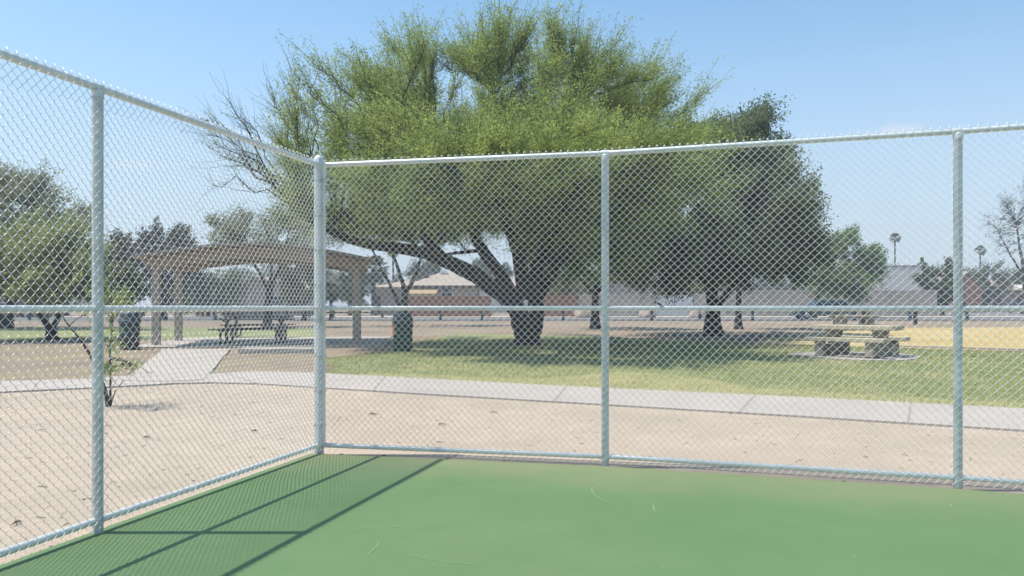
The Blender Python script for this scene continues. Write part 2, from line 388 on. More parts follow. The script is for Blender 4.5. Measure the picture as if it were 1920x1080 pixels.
b = bmesh.new()
f = b.faces.new([b.verts.new((p.x, p.y, 0)) for p in cpoly]); f.normal_update()
if f.normal.z < 0: f.normal_flip()
ex = bmesh.ops.extrude_face_region(b, geom=[f])
for v in [x for x in ex['geom'] if isinstance(x, bmesh.types.BMVert)]: v.co.z = 0.0
for v in f.verts: v.co.z = -.08
bmesh.ops.recalc_face_normals(b, faces=b.faces[:])
me = bpy.data.meshes.new('court'); b.to_mesh(me); b.free()
court = tag(link('court', me, M['court']), kind='structure')
def gz(u, v): # court plane z=0
    y = F * H / (v - V0); return Vector(((u - U0) / F * y, y, 0.0))
def scuff(pts, w):
    ps = [gz(u, v) for u, v in pts]
    # smooth resample
    out = []
    for i in range(len(ps) - 1):
        p0, p1, p2, p3 = ps[max(i - 1, 0)], ps[i], ps[i + 1], ps[min(i + 2, len(ps) - 1)]
        for k in range(6):
            t = k / 6
            out.append(.5 * ((2 * p1) + (p2 - p0) * t + (2 * p0 - 5 * p1 + 4 * p2 - p3) * t * t + (3 * p1 - p0 - 3 * p2 + p3) * t ** 3))
    out.append(ps[-1])
    vs, qs = [], []
    for i, p in enumerate(out):
        d = (out[min(i + 1, len(out) - 1)] - out[max(i - 1, 0)]).normalized(); nr = Vector((-d.y, d.x, 0))
        ww = w * .6 * (.35 + .65 * math.sin(PI * (i + .5) / len(out)))
        vs += [p + nr * ww + Vector((0, 0, .003)), p - nr * ww + Vector((0, 0, .003))]
        if i: qs.append((2 * i - 2, 2 * i - 1, 2 * i + 1, 2 * i))
    link('scuff_mark', np_mesh('scuff_mark', [tuple(v) for v in vs], qs), M['scuff'], court)
scuff([(1130, 909), (1112, 913), (1112, 925), (1130, 937), (1165, 948), (1200, 955)], .006)
scuff([(710, 1017), (708, 1024), (698, 1033), (688, 1043)], .005)
scuff([(620, 996), (690, 990), (760, 989), (815, 991)], .005)
scuff([(520, 926), (640, 918), (740, 914), (820, 912)], .004)
scuff([(930, 921), (945, 926), (957, 927)], .005)
scuff([(1225, 945), (1226, 955), (1232, 962)], .005)
scuff([(760, 1040), (820, 1052), (900, 1060)], .004)
scuff([(1420, 968), (1500, 985), (1560, 1010)], .003)
scuff([(1239, 1062), (1243, 1063), (1247, 1063)], .012)
scuff([(1598, 1042), (1601, 1043), (1604, 1044)], .010)
scuff([(1790, 940), (1783, 948), (1792, 956)], .004)

FH = 3.05; RZ = .085
def nr_side(a, b):
    t = (b - a).normalized(); return Vector((t.y, -t.x)).dot(inset(a, b, 1.0)) > 0
def fence_bay(parent, a, b, top=3.112, bot=.065):
    """chain-link panel between two posts: interlocked zigzag wires"""
    w = .0715; d = b - a; Ls = d.length; t = d / Ls
    nr = inset(a, b, 1.0)
    n = int(Ls / (w / 2)); K = int((top - bot) / (w / 2)); K -= K % 2
    # points per wire : bends and midpoints
    kk = np.arange(2 * K + 1)
    z = bot + kk * w / 4
    ph = np.array([0, .5, 1, .5])[kk % 4]
    off = np.array([0, 1, 0, -1])[kk % 4] * .0042
    rr = np.array([-1, 0, 1, 0])[kk % 4] * .0022
    s0 = (Ls - n * w / 2) / 2
    S = s0 + np.arange(n)[:, None] * w / 2 + ph[None] * w / 2 + rr[None] + NR.normal(0, .0008, (n, len(kk)))
    wob = .012 * np.sin(S * 2.1) * np.sin(z * 1.7)[None]
    S = S + .010 * np.sin(z * 2.3 + 1.1 * a.x)[None] * np.sin(S * 1.3) + .004 * np.sin(z[None] * 5.1 + S * 3.7)
    T = np.broadcast_to(off[None], S.shape) + .042 + wob
    if t.x < 0: pass
    X = a.x + t.x * S + nr.x * T; Y = a.y + t.y * S + nr.y * T; Z = np.broadcast_to(z[None], S.shape) + NR.normal(0, .0006, S.shape)
    Pt = np.stack([X, Y, Z + (np.arange(n) % 2)[:, None] * -w / 2], -1)
    v, q = tubes(Pt, np.full(S.shape, .0021), 5)
    # knuckled ends over the top rail
    ki = np.arange(0, n, 2); ks = S[ki, -1]; zt_ = Z[ki, -1]
    kt = np.array([.046, .047, .032, .014, .016]); kz = np.array([-.006, .014, .027, .014, -.012]); kx = np.array([0, .004, .010, .016, .020])
    ss = ks[:, None] + kx[None]; tt_ = np.broadcast_to(kt, ss.shape); zk = zt_[:, None] + kz[None] + NR.normal(0, .002, (len(ki), 1))
    v2, q2 = tubes(np.stack([a.x + t.x * ss + nr.x * tt_, a.y + t.y * ss + nr.y * tt_, zk], -1), np.full(ss.shape, .0027), 5)
    v = np.concatenate([v, v2]); q = np.concatenate([q, q2 + len(v) - len(v2)])
    return link('wire_mesh', np_mesh('wire_mesh', v, q, True), M['wire'], parent)

def make_fence(names, label, corner_first):
    base = PTS[names[0]]
    t = thing('chain_link_fence', (0, 0, 0), label, 'fence', 'tall chain-link fences round the court')
    pts = [PTS[k] for k in names]
    for k, p in zip(names, pts):
        if k == 'corner':
            if corner_first:
                m = BM(); m.lathe([(.052, -.25), (.052, 3.06)], (p.x, p.y, 0), 24)
                o = m.build('corner_post', M['galv_post'], t, True)
                m = BM(); m.lathe([(.058, 3.045), (.058, 3.10), (.052, 3.125), (.036, 3.146), (.012, 3.155)], (p.x, p.y, 0), 24)
                m.build('post_cap', M['galv'], o, True)
            continue
        m = BM(); m.lathe([(.037, -.25), (.037, 3.02)], (p.x, p.y, 0), 20)
        o = m.build('line_post', M['galv_post'], t, True)
        m = BM(); m.lathe([(.041, 2.985), (.041, 3.03), (.031, 3.04)], (p.x, p.y, 0), 20)
        tt = (pts[1] - pts[0]).normalized(); m.cyl((p.x - tt.x * .04, p.y - tt.y * .04, FH), (p.x + tt.x * .04, p.y + tt.y * .04, FH), .031, seg=16)
        m.build('post_cap', M['galv'], o, True)
    for nm, z, r in (('top_rail', FH, .0255), ('middle_rail', 1.535, .024), ('bottom_rail', RZ, .024)):
        m = BM()
        for a, b_ in zip(pts, pts[1:]):
            d = (b_ - a).normalized(); e = .0 if nm == 'top_rail' else .03
            m.cyl((a.x + d.x * e, a.y + d.y * e, z), (b_.x - d.x * e, b_.y - d.y * e, z), r, seg=16, caps=False)
        m.build(nm, M['galv'], t, True)
    for a, b_ in zip(pts, pts[1:]): fence_bay(t, a, b_)
    # tension bar and bands at the corner post
    c = PTS['corner']; oth = pts[1] if names[0] == 'corner' else pts[-2]
    d = (oth - c).normalized(); nr = inset(c, oth, 1.0)
    q = c + d * .085 + nr * .04
    m = BM(); m.box((q.x, q.y, 1.58), (.018, .006, 2.98), rz=math.atan2(d.y, d.x)); m.build('tension_bar', M['galv'], t)
    ang = math.atan2(d.y, d.x)
    for k in range(8):
        z = .30 + k * .37
        m = BM(); m.lathe([(.0535, z - .011), (.0545, z - .011), (.0545, z + .011), (.0535, z + .011)], (c.x, c.y, 0), 24)
        mid = c + d * .07 + nr * .035
        m.box((mid.x, mid.y, z), (.055, .012, .022), rz=ang); m.box((q.x + nr.x * .008, q.y + nr.y * .008, z), (.018, .02, .016), rz=ang)
        m.build('tension_band', M['galv'], t)
    # wire ties
    tie = None
    for a, b_ in zip(pts, pts[1:]):
        dd = b_ - a; an_ = math.atan2(dd.y, dd.x)
        for z, r in ((FH, .0255), (1.535, .024), (RZ, .024)):
            for k in range(5):
                p = a.lerp(b_, (k + .5 + rnd.uniform(-.12, .12)) / 5)
                if tie is None:
                    th = np.linspace(0, 2 * PI, 13); rr_ = .029
                    lp = np.stack([.002 * np.sin(th), -.006 + (rr_ + .006) * np.cos(th), rr_ * np.sin(th)], -1)
                    v, q = tubes(lp[None], np.full((1, 13), .0022), 5); tie = link('tie_wire', np_mesh('tie_wire', v, q, True), M['wire'], t); o = tie
                else:
                    o = tie.copy(); COL.objects.link(o); o.parent = t
                o.location = (p.x, p.y, z); o.rotation_euler = (0, rnd.uniform(-.2, .2), an_ if nr_side(a, b_) else an_ + PI)
    return t
make_fence(['corner', 'mid', 'right', 'end', 'end2'], 'tall galvanised chain-link fence across the back of the green court, facing the camera', True)
make_fence(['near2', 'near', 'left', 'corner'], 'tall galvanised chain-link fence running along the left side of the green court', False)

# ------------------------------------------------------------------ trees
def ell_sample(ells, N, rng, shell=2.0):
    w = np.array([e[6] for e in ells], float); w /= w.sum()
    k = rng.choice(len(ells), N, p=w)
    d = rng.normal(size=(N, 3)); d /= np.linalg.norm(d, axis=1, keepdims=True)
    r = rng.random(N) ** (1 / (3 * shell / 2.0))
    E = np.array([e[:6] for e in ells])
    return E[k, :3] + d * r[:, None] * E[k, 3:6], d
def px_ells(Y, lst):
    out = []
    for u, v, ru, rv, dy, ry, w in lst:
        y = Y + dy; c = P(u, v, y); s = y / F
        out.append((c.x, c.y, c.z, ru * s, ry, rv * s, w))
    return out
def limb_pts(path, r0, r1, K=14, wob=.06, rng=NR):
    p = np.array([tuple(q) for q in path], float); d = np.r_[0, np.cumsum(np.linalg.norm(np.diff(p, axis=0), axis=1))]
    s = np.linspace(0, d[-1], K)
    # smooth via quadratic resample
    q = np.stack([np.interp(s, d, p[:, i]) for i in range(3)], 1)
    for _ in range(2): q[1:-1] = (q[:-2] + 2 * q[1:-1] + q[2:]) / 4
    q[1:-1] += rng.normal(0, wob, (K - 2, 3)) * .5
    return q, np.linspace(r0, r1, K)

def leaf_quads(pos, axis, ll, lw, rng):
    N = len(pos)
    a = axis + rng.normal(0, .55, (N, 3)); a /= np.linalg.norm(a, axis=1, keepdims=True) + 1e-9
    b = np.cross(a, rng.normal(size=(N, 3))); b /= np.linalg.norm(b, axis=1, keepdims=True) + 1e-9
    l = ll * rng.uniform(.6, 1.3, N)[:, None]; w = lw * rng.uniform(.6, 1.3, N)[:, None]
    V = np.stack([pos - a * l * .5, pos + b * w * .5, pos + a * l * .5, pos - b * w * .5], 1)
    return V.reshape(-1, 3), np.arange(4 * N).reshape(-1, 4)

def make_tree(name, label, base, limbs, ells, cat='tree', group=None, n_branch=120, n_spray=1200, per=45, ll=.14, lw=.045, slen=.8,
              up=.35, droop=0.0, leaf='far', bark='bark', seed=1, flare=1.6, thin=None, spread=.09, twig_r=.006, brad=.03, shell=2.0, outward=.6, vz=1.0, tipthin=0.0):
    rng = np.random.default_rng(seed)
    base = Vector(base)
    t = thing(name, base, label, cat, group)
    bz = np.array(base)
    ac = Acc(); LP, LR = [], []
    for (path, r0, r1) in limbs:
        q, r = limb_pts(path, r0, r1, rng=rng, wob=.05 * min(2, r0 * 4))
        if abs(q[0, 2] - base.z) < .3: r[0] *= flare; r[1] *= 1 + (flare - 1) * .35; q[0, 2] -= .08
        v, f_ = tubes(q[None], r[None], 10); ac.add(v - bz, f_)
        # fine sampling for attachment
        s = np.linspace(0, len(q) - 1, 40); LP.append(np.stack([np.interp(s, np.arange(len(q)), q[:, i]) for i in range(3)], 1)); LR.append(np.interp(s, np.arange(len(q)), r))
    LP = np.concatenate(LP); LR = np.concatenate(LR)
    okp = LP[:, 2] > base.z + .35 * (LP[:, 2].max() - base.z); LPa, LRa = LP[okp], LR[okp]
    C = np.average([e[:3] for e in ells], axis=0, weights=[e[6] for e in ells])
    Z0 = base.z
    # main branches
    tg, _ = ell_sample(ells, n_branch, rng, 3.0)
    tg[:, 2] = np.maximum(tg[:, 2], Z0 + .6)
    BP = np.zeros((n_branch, 9, 3)); BR = np.zeros((n_branch, 9))
    s = np.linspace(0, 1, 9)[:, None]
    for i in range(n_branch):
        dd = np.linalg.norm((LPa - tg[i]) * np.array([2 - vz, 2 - vz, vz]), axis=1) + .5 * np.maximum(0, LPa[:, 2] - tg[i, 2])
        # a few branches act as hubs for later ones
        j = int(np.argmin(dd + rng.random(len(dd)) * .6)); p0 = LPa[j]; L_ = np.linalg.norm(tg[i] - p0)
        c = (p0 + tg[i]) / 2 + np.array([0, 0, .18 * L_ * (1 if droop <= 0 else .5)]) + rng.normal(0, .08 * L_, 3)
        BP[i] = (1 - s) ** 2 * p0 + 2 * s * (1 - s) * c + s ** 2 * tg[i]
        BP[i][1:-1] += rng.normal(0, .022 * L_, (7, 3))
        BR[i] = np.linspace(min(LRa[j] * .6, .012 + brad * L_ * .5), .008, 9)
    v, f_ = tubes(BP, BR, 5); ac.add(v - bz, f_)
    # sprays
    bi = rng.integers(0, n_branch, n_spray); st = rng.beta(2.2, 1.0, n_spray) * 7.99
    k0 = st.astype(int); fr = (st - k0)[:, None]
    sp = BP[bi, k0] * (1 - fr) + BP[bi, k0 + 1] * fr
    bd = BP[bi, k0 + 1] - BP[bi, k0]; bd /= np.linalg.norm(bd, axis=1, keepdims=True) + 1e-9
    ow = sp - C; ow /= np.linalg.norm(ow, axis=1, keepdims=True) + 1e-9
    dirs = .8 * bd + outward * ow + rng.normal(0, .45, (n_spray, 3)); dirs[:, 2] += up
    dirs /= np.linalg.norm(dirs, axis=1, keepdims=True)
    sl = slen * rng.uniform(.45, 1.35, n_spray)
    s5 = np.linspace(0, 1, 5)
    SP = sp[:, None, :] + dirs[:, None, :] * (sl[:, None] * s5[None])[:, :, None]
    SP[:, :, 2] += (-droop + up * .25) * (sl[:, None] * s5[None] ** 2)
    SP[:, 1:4] += rng.normal(0, .03 * slen, (n_spray, 3, 3))
    SP[:, :, 2] = np.maximum(SP[:, :, 2], Z0 + .12)
    v, f_ = tubes(SP, np.broadcast_to(np.linspace(twig_r, twig_r * .35, 5), (n_spray, 5)), 3); ac.add(v - bz, f_)
    tr = link('trunk', ac.mesh('trunk', True), M[bark], t)
    # leaves
    li = np.repeat(np.arange(n_spray), per); N = len(li)
    u_ = rng.uniform(.08, 1.02, N) * 3.999; u_ = np.minimum(u_, 3.999); k0 = u_.astype(int); fr = (u_ - k0)[:, None]
    lp = SP[li, k0] * (1 - fr) + SP[li, k0 + 1] * fr + rng.normal(0, spread, (N, 3))
    ax = dirs[li] * .6 + rng.normal(0, .35, (N, 3)); ax[:, 2] -= .15
    keep = np.ones(N, bool)
    if tipthin: keep = rng.random(N) > tipthin * (u_ / 4) ** 2
    if thin is not None: keep &= rng.random(N) < thin(lp)
    st_tone = rng.random(n_spray); tone = np.clip(.6 * st_tone[li] + .4 * rng.random(N), 0, 1)
    lp, ax, tone = lp[keep], ax[keep], tone[keep]
    v, f_ = leaf_quads(lp, ax, ll, lw, rng)
    link('crown', np_mesh('crown', v - bz, f_, False, np.repeat(tone, 4)), L[leaf], t)
    return t

# --- the big mesquite in the middle
Y = 26.3
B0 = gp(985, Y)
def Q(u, v, dy=0, Y_=None): return P(u, v, (Y_ or Y) + dy)
limbs = [
    ([B0, Q(978, 600), Q(962, 560)], .31, .29),
    ([B0 + Vector((.2, .3, 0)), Q(1008, 590, .3), Q(1000, 545, .3)], .25, .25),
    ([Q(966, 575), Q(930, 535, -.2), Q(880, 508, -.5), Q(830, 480, -.9), Q(775, 465, -1.2), Q(700, 462, -1.4), Q(640, 448, -1.5), Q(560, 400, -1.6)], .30, .07),
    ([Q(830, 482, -.9), Q(790, 440, -1.6), Q(760, 390, -2.4), Q(730, 320, -3)], .15, .05),
    ([Q(962, 562), Q(935, 510, .3), Q(905, 470, .6), Q(880, 425, .8), Q(845, 350, 1), Q(810, 250, 1.3)], .24, .06),
    ([Q(905, 470, .6), Q(850, 475, 1.0), Q(810, 480, 1.3), Q(770, 455, 1.6)], .07, .03),
    ([Q(985, 560), Q(978, 500, .2), Q(965, 450, .4), Q(945, 370, .4), Q(930, 250, .4), Q(925, 150, .4)], .26, .05),
    ([Q(1000, 550), Q(1010, 480, -.3), Q(1030, 410, -.8), Q(1050, 320, -1.4), Q(1070, 210, -1.6)], .24, .05),
    ([Q(1005, 560, .2), Q(1040, 500, .5), Q(1080, 440, .8), Q(1130, 370, 1.2), Q(1190, 280, 1.5)], .22, .05),
    ([Q(1040, 500, .5), Q(1085, 478, 1.6), Q(1150, 460, 2.6)], .12, .04),
    ([Q(965, 470, .4), Q(950, 420, -1.4), Q(925, 370, -3.2), Q(890, 330, -4.6), Q(880, 320, -6)], .13, .04),
    ([Q(1000, 520), Q(1040, 440, -2), Q(1070, 370, -4.2), Q(1080, 330, -6)], .13, .04),
    ([Q(975, 480, .4), Q(1000, 420, 2.0), Q(1010, 350, 3.6), Q(1000, 260, 4.6)], .14, .04),
]
ells = px_ells(Y, [
    (890, 222, 250, 145, 0, 4.8, 4.4), (1020, 222, 175, 140, .3, 5.0, 3.1), (650, 200, 100, 75, -.3, 2.8, .9), (1160, 195, 100, 80, .4, 2.8, .9), (900, 330, 230, 90, 4.5, 3.5, 1.6), (690, 250, 150, 130, -.6, 4.2, 2.3),
    (640, 350, 140, 95, -1, 3.6, 2.2), (850, 320, 230, 95, -3.2, 3.0, 2.8), (1060, 385, 150, 105, -.4, 4.4, 3.0), (1040, 300, 150, 90, -2.8, 2.6, 1.5),
    (1200, 250, 125, 110, .6, 3.2, 1.6), (1240, 350, 90, 90, .6, 3.0, 1.0), (490, 250, 110, 85, -.3, 2.2, 1.0), (775, 150, 75, 70, 0, 2.5, .6), (900, 120, 90, 60, 0, 2.6, .7), (1080, 478, 95, 52, 1.2, 3.6, 1.5), (420, 325, 120, 50, -.5, 1.6, .35), (1180, 365, 90, 95, .8, 3.0, 1.3), (790, 365, 120, 50, -5.4, 2.2, 1.5), (1050, 300, 130, 65, -6.4, 2.2, 1.8), (900, 320, 150, 70, -6.2, 2.2, 1.6), (1230, 330, 100, 70, -5.0, 2.4, 1.2), (900, 390, 150, 45, 1.0, 3.5, 1.2), (620, 420, 110, 35, .5, 2.5, .7), (760, 425, 140, 36, .5, 3.0, .9)])
def thin_m(p):
    # the left-hand twigs are nearly bare
    u = U0 + F * p[:, 0] / p[:, 1]
    return np.clip((u - 455) / 190, .05, 1)
xb = (560 - U0) / F * Y
def thin_x(p): return np.clip((p[:, 0] - (xb - 1.1)) / 3.0, .05, 1)
make_tree('mesquite_tree', 'largest feathery green tree with several dark leaning trunks, standing in the lawn behind the fence', B0, limbs, ells,
          n_branch=560, n_spray=12500, per=84, ll=.10, lw=.026, slen=1.15, vz=.72, tipthin=.55, up=.4, leaf='mesq', seed=5, thin=thin_x, spread=.085, brad=.011, twig_r=.0075, flare=1.35)

# --- dark tree to its right
Y = 33.5
B1 = gp(1338, Y)
limbs = [([B1, Q(1338, 590), Q(1336, 545), Q(1330, 480), Q(1320, 400), Q(1340, 300)], .30, .06),
         ([Q(1338, 580), Q(1365, 550, -.2), Q(1400, 510, -.4), Q(1440, 450, -.6)], .14, .04),
         ([Q(1336, 545), Q(1290, 490, .4), Q(1240, 440, .8), Q(1190, 400, 1)], .16, .04),
         ([Q(1332, 500), Q(1370, 420, .5), Q(1395, 320, .8), Q(1388, 200, .8)], .16, .03)]
ells = px_ells(Y, [(1310, 395, 190, 135, 0, 5.8, 4.6), (1395, 262, 48, 75, .3, 1.4, .45), (1290, 475, 150, 62, -.2, 4.2, 2.6), (1440, 425, 85, 115, .2, 3.2, 2.2),
                   (1190, 455, 90, 70, .5, 3.2, 1.4), (1440, 335, 60, 50, .2, 2, .7), (1330, 295, 110, 60, .5, 3, 1.2), (1480, 480, 60, 55, 0, 2.2, .8), (1300, 500, 190, 42, 0, 6.0, 1.8), (1500, 430, 40, 70, .2, 2.0, .6)])
make_tree('oak_tree', 'dense dark green tree with a low round crown, right of the big feathery tree', B1, limbs, ells,
          n_branch=270, n_spray=4800, per=64, ll=.12, lw=.058, slen=.8, up=.25, leaf='dark', seed=8, spread=.12, brad=.02)
# thin trunk tree beside it
Y = 41.0
B2 = gp(1385, Y)
make_tree('shade_tree', 'slim dark trunk tree just right of the round dark tree', B2,
          [([B2, Q(1384, 570), Q(1388, 500), Q(1400, 430)], .17, .06), ([Q(1388, 520), Q(1440, 470), Q(1490, 440)], .08, .03)],
          px_ells(Y, [(1440, 450, 80, 65, 0, 2.8, 2), (1490, 480, 60, 50, 0, 2.4, 1)]), n_branch=70, n_spray=700, per=50, ll=.13, lw=.06, leaf='dark', seed=9, spread=.12)
Y = 41.5
B3 = gp(1117, Y)
make_tree('shade_tree', 'dark tree between the middle fence post and the big feathery tree, trunk below its crown', B3,
          [([B3, Q(1115, 570), Q(1120, 520), Q(1140, 450)], .22, .06), ([Q(1118, 560), Q(1085, 520), Q(1050, 470)], .1, .03), ([Q(1118, 550), Q(1165, 500), Q(1215, 460)], .12, .03)],
          px_ells(Y, [(1120, 465, 110, 55, 0, 3.2, 2), (1190, 490, 60, 40, 0, 2.4, 1)]), n_branch=80, n_spray=800, per=50, ll=.13, lw=.055, leaf='dark', seed=10, spread=.12)
# light green tree on the right, in front of the block wall
Y = 70
B4 = gp(1525, Y)
make_tree('pepper_tree', 'bright light green tree with drooping foliage in front of the grey block wall', B4,
          [([B4, Q(1530, 560), Q(1545, 510), Q(1580, 460)], .22, .07), ([Q(1535, 550), Q(1590, 500), Q(1630, 490)], .13, .04)],
          px_ells(Y, [(1585, 480, 55, 48, 0, 2.8, 2), (1600, 520, 48, 30, -.5, 2.4, 1.2), (1540, 500, 45, 45, 0, 2.4, 1)]), n_branch=90, n_spray=900, per=45, ll=.22, lw=.09, slen=1.0, up=-.1, droop=.35, leaf='bright', seed=12, spread=.16)
# small tree in front of the house
Y = 46.5
B5 = gp(760, Y)
make_tree('forked_tree', 'small dark tree with three spreading limbs in front of the pink house', B5,
          [([B5, Q(758, 585), Q(760, 550)], .24, .19), ([Q(760, 552), Q(750, 515), Q(735, 470), Q(730, 430)], .13, .04), ([Q(760, 552), Q(782, 510), Q(792, 470), Q(800, 430)], .13, .04),
           ([Q(752, 580), Q(735, 540), Q(712, 500), Q(700, 470), Q(680, 440)], .11, .04)],
          px_ells(Y, [(735, 420, 95, 35, 0, 3, 2), (660, 435, 60, 30, 0, 2.5, 1), (820, 420, 60, 30, 0, 2.5, 1)]), n_branch=70, n_spray=650, per=36, ll=.14, lw=.045, leaf='grey', seed=14, spread=.1)
# tree behind the shelter
Y = 44
B6 = gp(502, Y)
make_tree('forked_tree', 'grey green wispy tree rising behind the picnic shelter roof', B6,
          [([B6, Q(503, 575), Q(505, 545)], .24, .2), ([Q(505, 548), Q(490, 515), Q(468, 485), Q(450, 450)], .12, .03), ([Q(505, 548), Q(525, 500), Q(535, 460), Q(545, 420)], .12, .03), ([Q(506, 540), Q(510, 490), Q(500, 430)], .1, .03)],
          px_ells(Y, [(480, 440, 75, 50, 0, 3, 2), (545, 460, 50, 50, 0, 2.5, 1.2), (440, 440, 45, 40, 0, 2, .7)]), n_branch=80, n_spray=620, per=30, ll=.16, lw=.045, leaf='grey', seed=15, spread=.12, bark='bark')
# left trees
Y = 29.5
B7 = gp(97, Y)
make_tree('mesquite_tree', 'low spreading tree with a forked black trunk on the left lawn', B7,
          [([B7, Q(97, 625), Q(94, 612)], .2, .17), ([Q(94, 615), Q(80, 598), Q(70, 575), Q(40, 530), Q(10, 480)], .11, .04), ([Q(95, 615), Q(112, 600), Q(113, 580), Q(120, 520), Q(130, 450)], .1, .04)],
          px_ells(Y, [(60, 480, 90, 75, 0, 3, 2), (110, 510, 60, 50, -.2, 2.6, 1.4), (0, 500, 90, 70, 0, 3, 1.4), (70, 545, 100, 20, -.3, 2.4, .6)]), n_branch=120, n_spray=1300, per=44, ll=.14, lw=.04, leaf='duskmesq', seed=17, spread=.11)
Y = 42
B8 = gp(8, Y)
make_tree('mesquite_tree', 'tall wide tree at the far left with a leaning black trunk', B8,
          [([B8, Q(14, 580), Q(30, 540), Q(40, 470)], .34, .16), ([Q(30, 540), Q(0, 480), Q(-40, 420)], .18, .05), ([Q(40, 470), Q(60, 400), Q(70, 350)], .15, .04), ([Q(38, 480), Q(100, 440), Q(130, 410)], .12, .04)],
          px_ells(Y, [(40, 420, 90, 80, 0, 3.8, 2.2), (-50, 410, 110, 90, 0, 3.8, 2), (115, 450, 50, 65, 0, 3, 1.2), (20, 350, 60, 30, 0, 3, .5)]), n_branch=130, n_spray=1300, per=44, ll=.17, lw=.06, leaf='grey', seed=18, spread=.14)
# sapling near the path, just outside the left fence
Y = 12.3
B9 = gp(203, Y)
make_tree('sapling', 'thin sapling with a crooked leaning stem growing in the bare sand beside the path', B9,
          [([B9, Q(197, 725), Q(186, 700), Q(168, 660), Q(140, 622), Q(116, 594), Q(100, 560)], .030, .010), ([B9 + Vector((.02, .03, 0)), Q(207, 700), Q(205, 650), Q(212, 605), Q(215, 560)], .018, .007),
           ([B9 + Vector((.03, 0, 0)), Q(215, 735), Q(232, 712)], .012, .005)],
          px_ells(Y, [(225, 712, 35, 22, 0, .3, 1.0), (212, 560, 35, 45, 0, .4, .9), (165, 560, 55, 40, 0, .4, .8), (215, 620, 20, 40, 0, .2, .3)]),
          cat='sapling', n_branch=34, n_spray=150, per=16, ll=.05, lw=.014, slen=.22, up=.2, leaf='mesq', bark='bark_grey', seed=20, spread=.02, twig_r=.0022, brad=.012, flare=1.3)

# generic background trees
def bg_tree(name, label, u, Yd, vtop, vbot, half, leaf, seed, group=None, n=500, cat='tree', trunk_v=None, ll=.25, lw=.11, per=34, vb=None):
    global Y
    Y = Yd; b_ = gp(u, Y); s = Y / F; vm = (vtop + vbot) / 2; rv = (vbot - vtop) / 2
    rg = np.random.default_rng(seed)
    lst = []
    for i in range(5):
        lst.append((u + rg.uniform(-.45, .45) * half, vm + rg.uniform(-.35, .4) * rv, half * rg.uniform(.45, .68), rv * rg.uniform(.5, .72), rg.uniform(-.3, .3) * half * s, half * s * .6, 1))
    r0 = .03 * (vbot - vtop) * s + .05
    return make_tree(name, label, b_, [([b_, Q(u + 3, (vbot + V0 + 20) / 2), Q(u - 2, vm), Q(u + 4, vtop + rv * .5)], r0, r0 * .25),
                      ([Q(u + 1, vbot), Q(u + half * .4, vm)], r0 * .5, r0 * .2), ([Q(u + 1, vbot), Q(u - half * .4, vm)], r0 * .5, r0 * .2)],
                     px_ells(Y, lst), cat=cat, group=group, n_branch=40, n_spray=n, per=per, ll=ll, lw=lw, slen=min(1.6, half * s * .4), leaf=leaf, seed=seed, spread=half * s * .045, bark='bark')
GT = 'background trees beyond the road'
bg_tree('dark_tree', 'dusky dark tree right of the left fence post, taller than the shelter', 305, 62, 412, 580, 52, 'purple', 31, GT, 620, ll=.22, lw=.1)
bg_tree('dark_tree', 'dark tree half hidden by the left fence post, left of the shelter', 232, 60, 415, 580, 46, 'purple', 32, GT, 560, ll=.22, lw=.1)
bg_tree('green_tree', 'mid green leafy tree low behind the left bin', 232, 40, 500, 592, 48, 'far', 33, GT, 620, ll=.16, lw=.07)
bg_tree('dark_tree', 'broad dark evergreen seen under the shelter roof on the left', 390, 78, 498, 588, 66, 'hedge', 34, GT, 900)
bg_tree('green_tree', 'dark leafy tree seen under the right part of the shelter roof', 570, 60, 490, 582, 45, 'hedge', 35, GT, 520)
bg_tree('green_tree', 'round green tree above the left end of the pink house roof', 805, 112, 478, 545, 38, 'far', 36, GT, 420)
bg_tree('dark_tree', 'dark pointed conifer behind the pink house, seen between the leaning trunks', 895, 112, 470, 545, 33, 'hedge', 37, GT, 420)
bg_tree('green_tree', 'small green tree behind the right side of the pink house roof', 950, 120, 495, 550, 26, 'far', 38, GT, 300)
bg_tree('green_tree', 'pale green tree beside the fan palm, left of the pink house', 655, 85, 500, 578, 34, 'far', 39, GT, 380)
bg_tree('bush', 'yellow green bush showing above the brown board fence', 1050, 86, 512, 590, 44, 'olive', 40, None, 460, 'bush')
bg_tree('bush', 'olive bush rising over the block wall and the white gate', 1285, 84, 508, 590, 56, 'olive', 41, None, 620, 'bush')
bg_tree('bush', 'olive bush behind the block wall, right of the dark tree trunk', 1375, 84, 520, 590, 28, 'olive', 42, None, 320, 'bush')
bg_tree('hedge_bush', 'tall dark hedge bush at the right end of the grey block wall', 1765, 84, 492, 590, 38, 'hedge', 43, None, 760, 'bush', ll=.2)
bg_tree('green_tree', 'dark green tree right of the right fence post, behind the far houses', 1850, 118, 494, 575, 44, 'hedge', 44, GT, 480)
bg_tree('green_tree', 'small palm-green tree above the pale building', 1655, 104, 468, 560, 30, 'bright', 45, GT, 380)
bg_tree('cypress_tree', 'small pointed dark tree above the right end of the pale building', 1725, 120, 478, 560, 13, 'hedge', 46, GT, 260)
bg_tree('green_tree', 'dull green tree left of the right fence post, behind the hedge', 1790, 125, 488, 575, 28, 'hedge', 47, GT, 300)
bg_tree('green_tree', 'olive tree at the far right edge behind the street', 1915, 135, 505, 572, 40, 'far', 48, GT, 300)

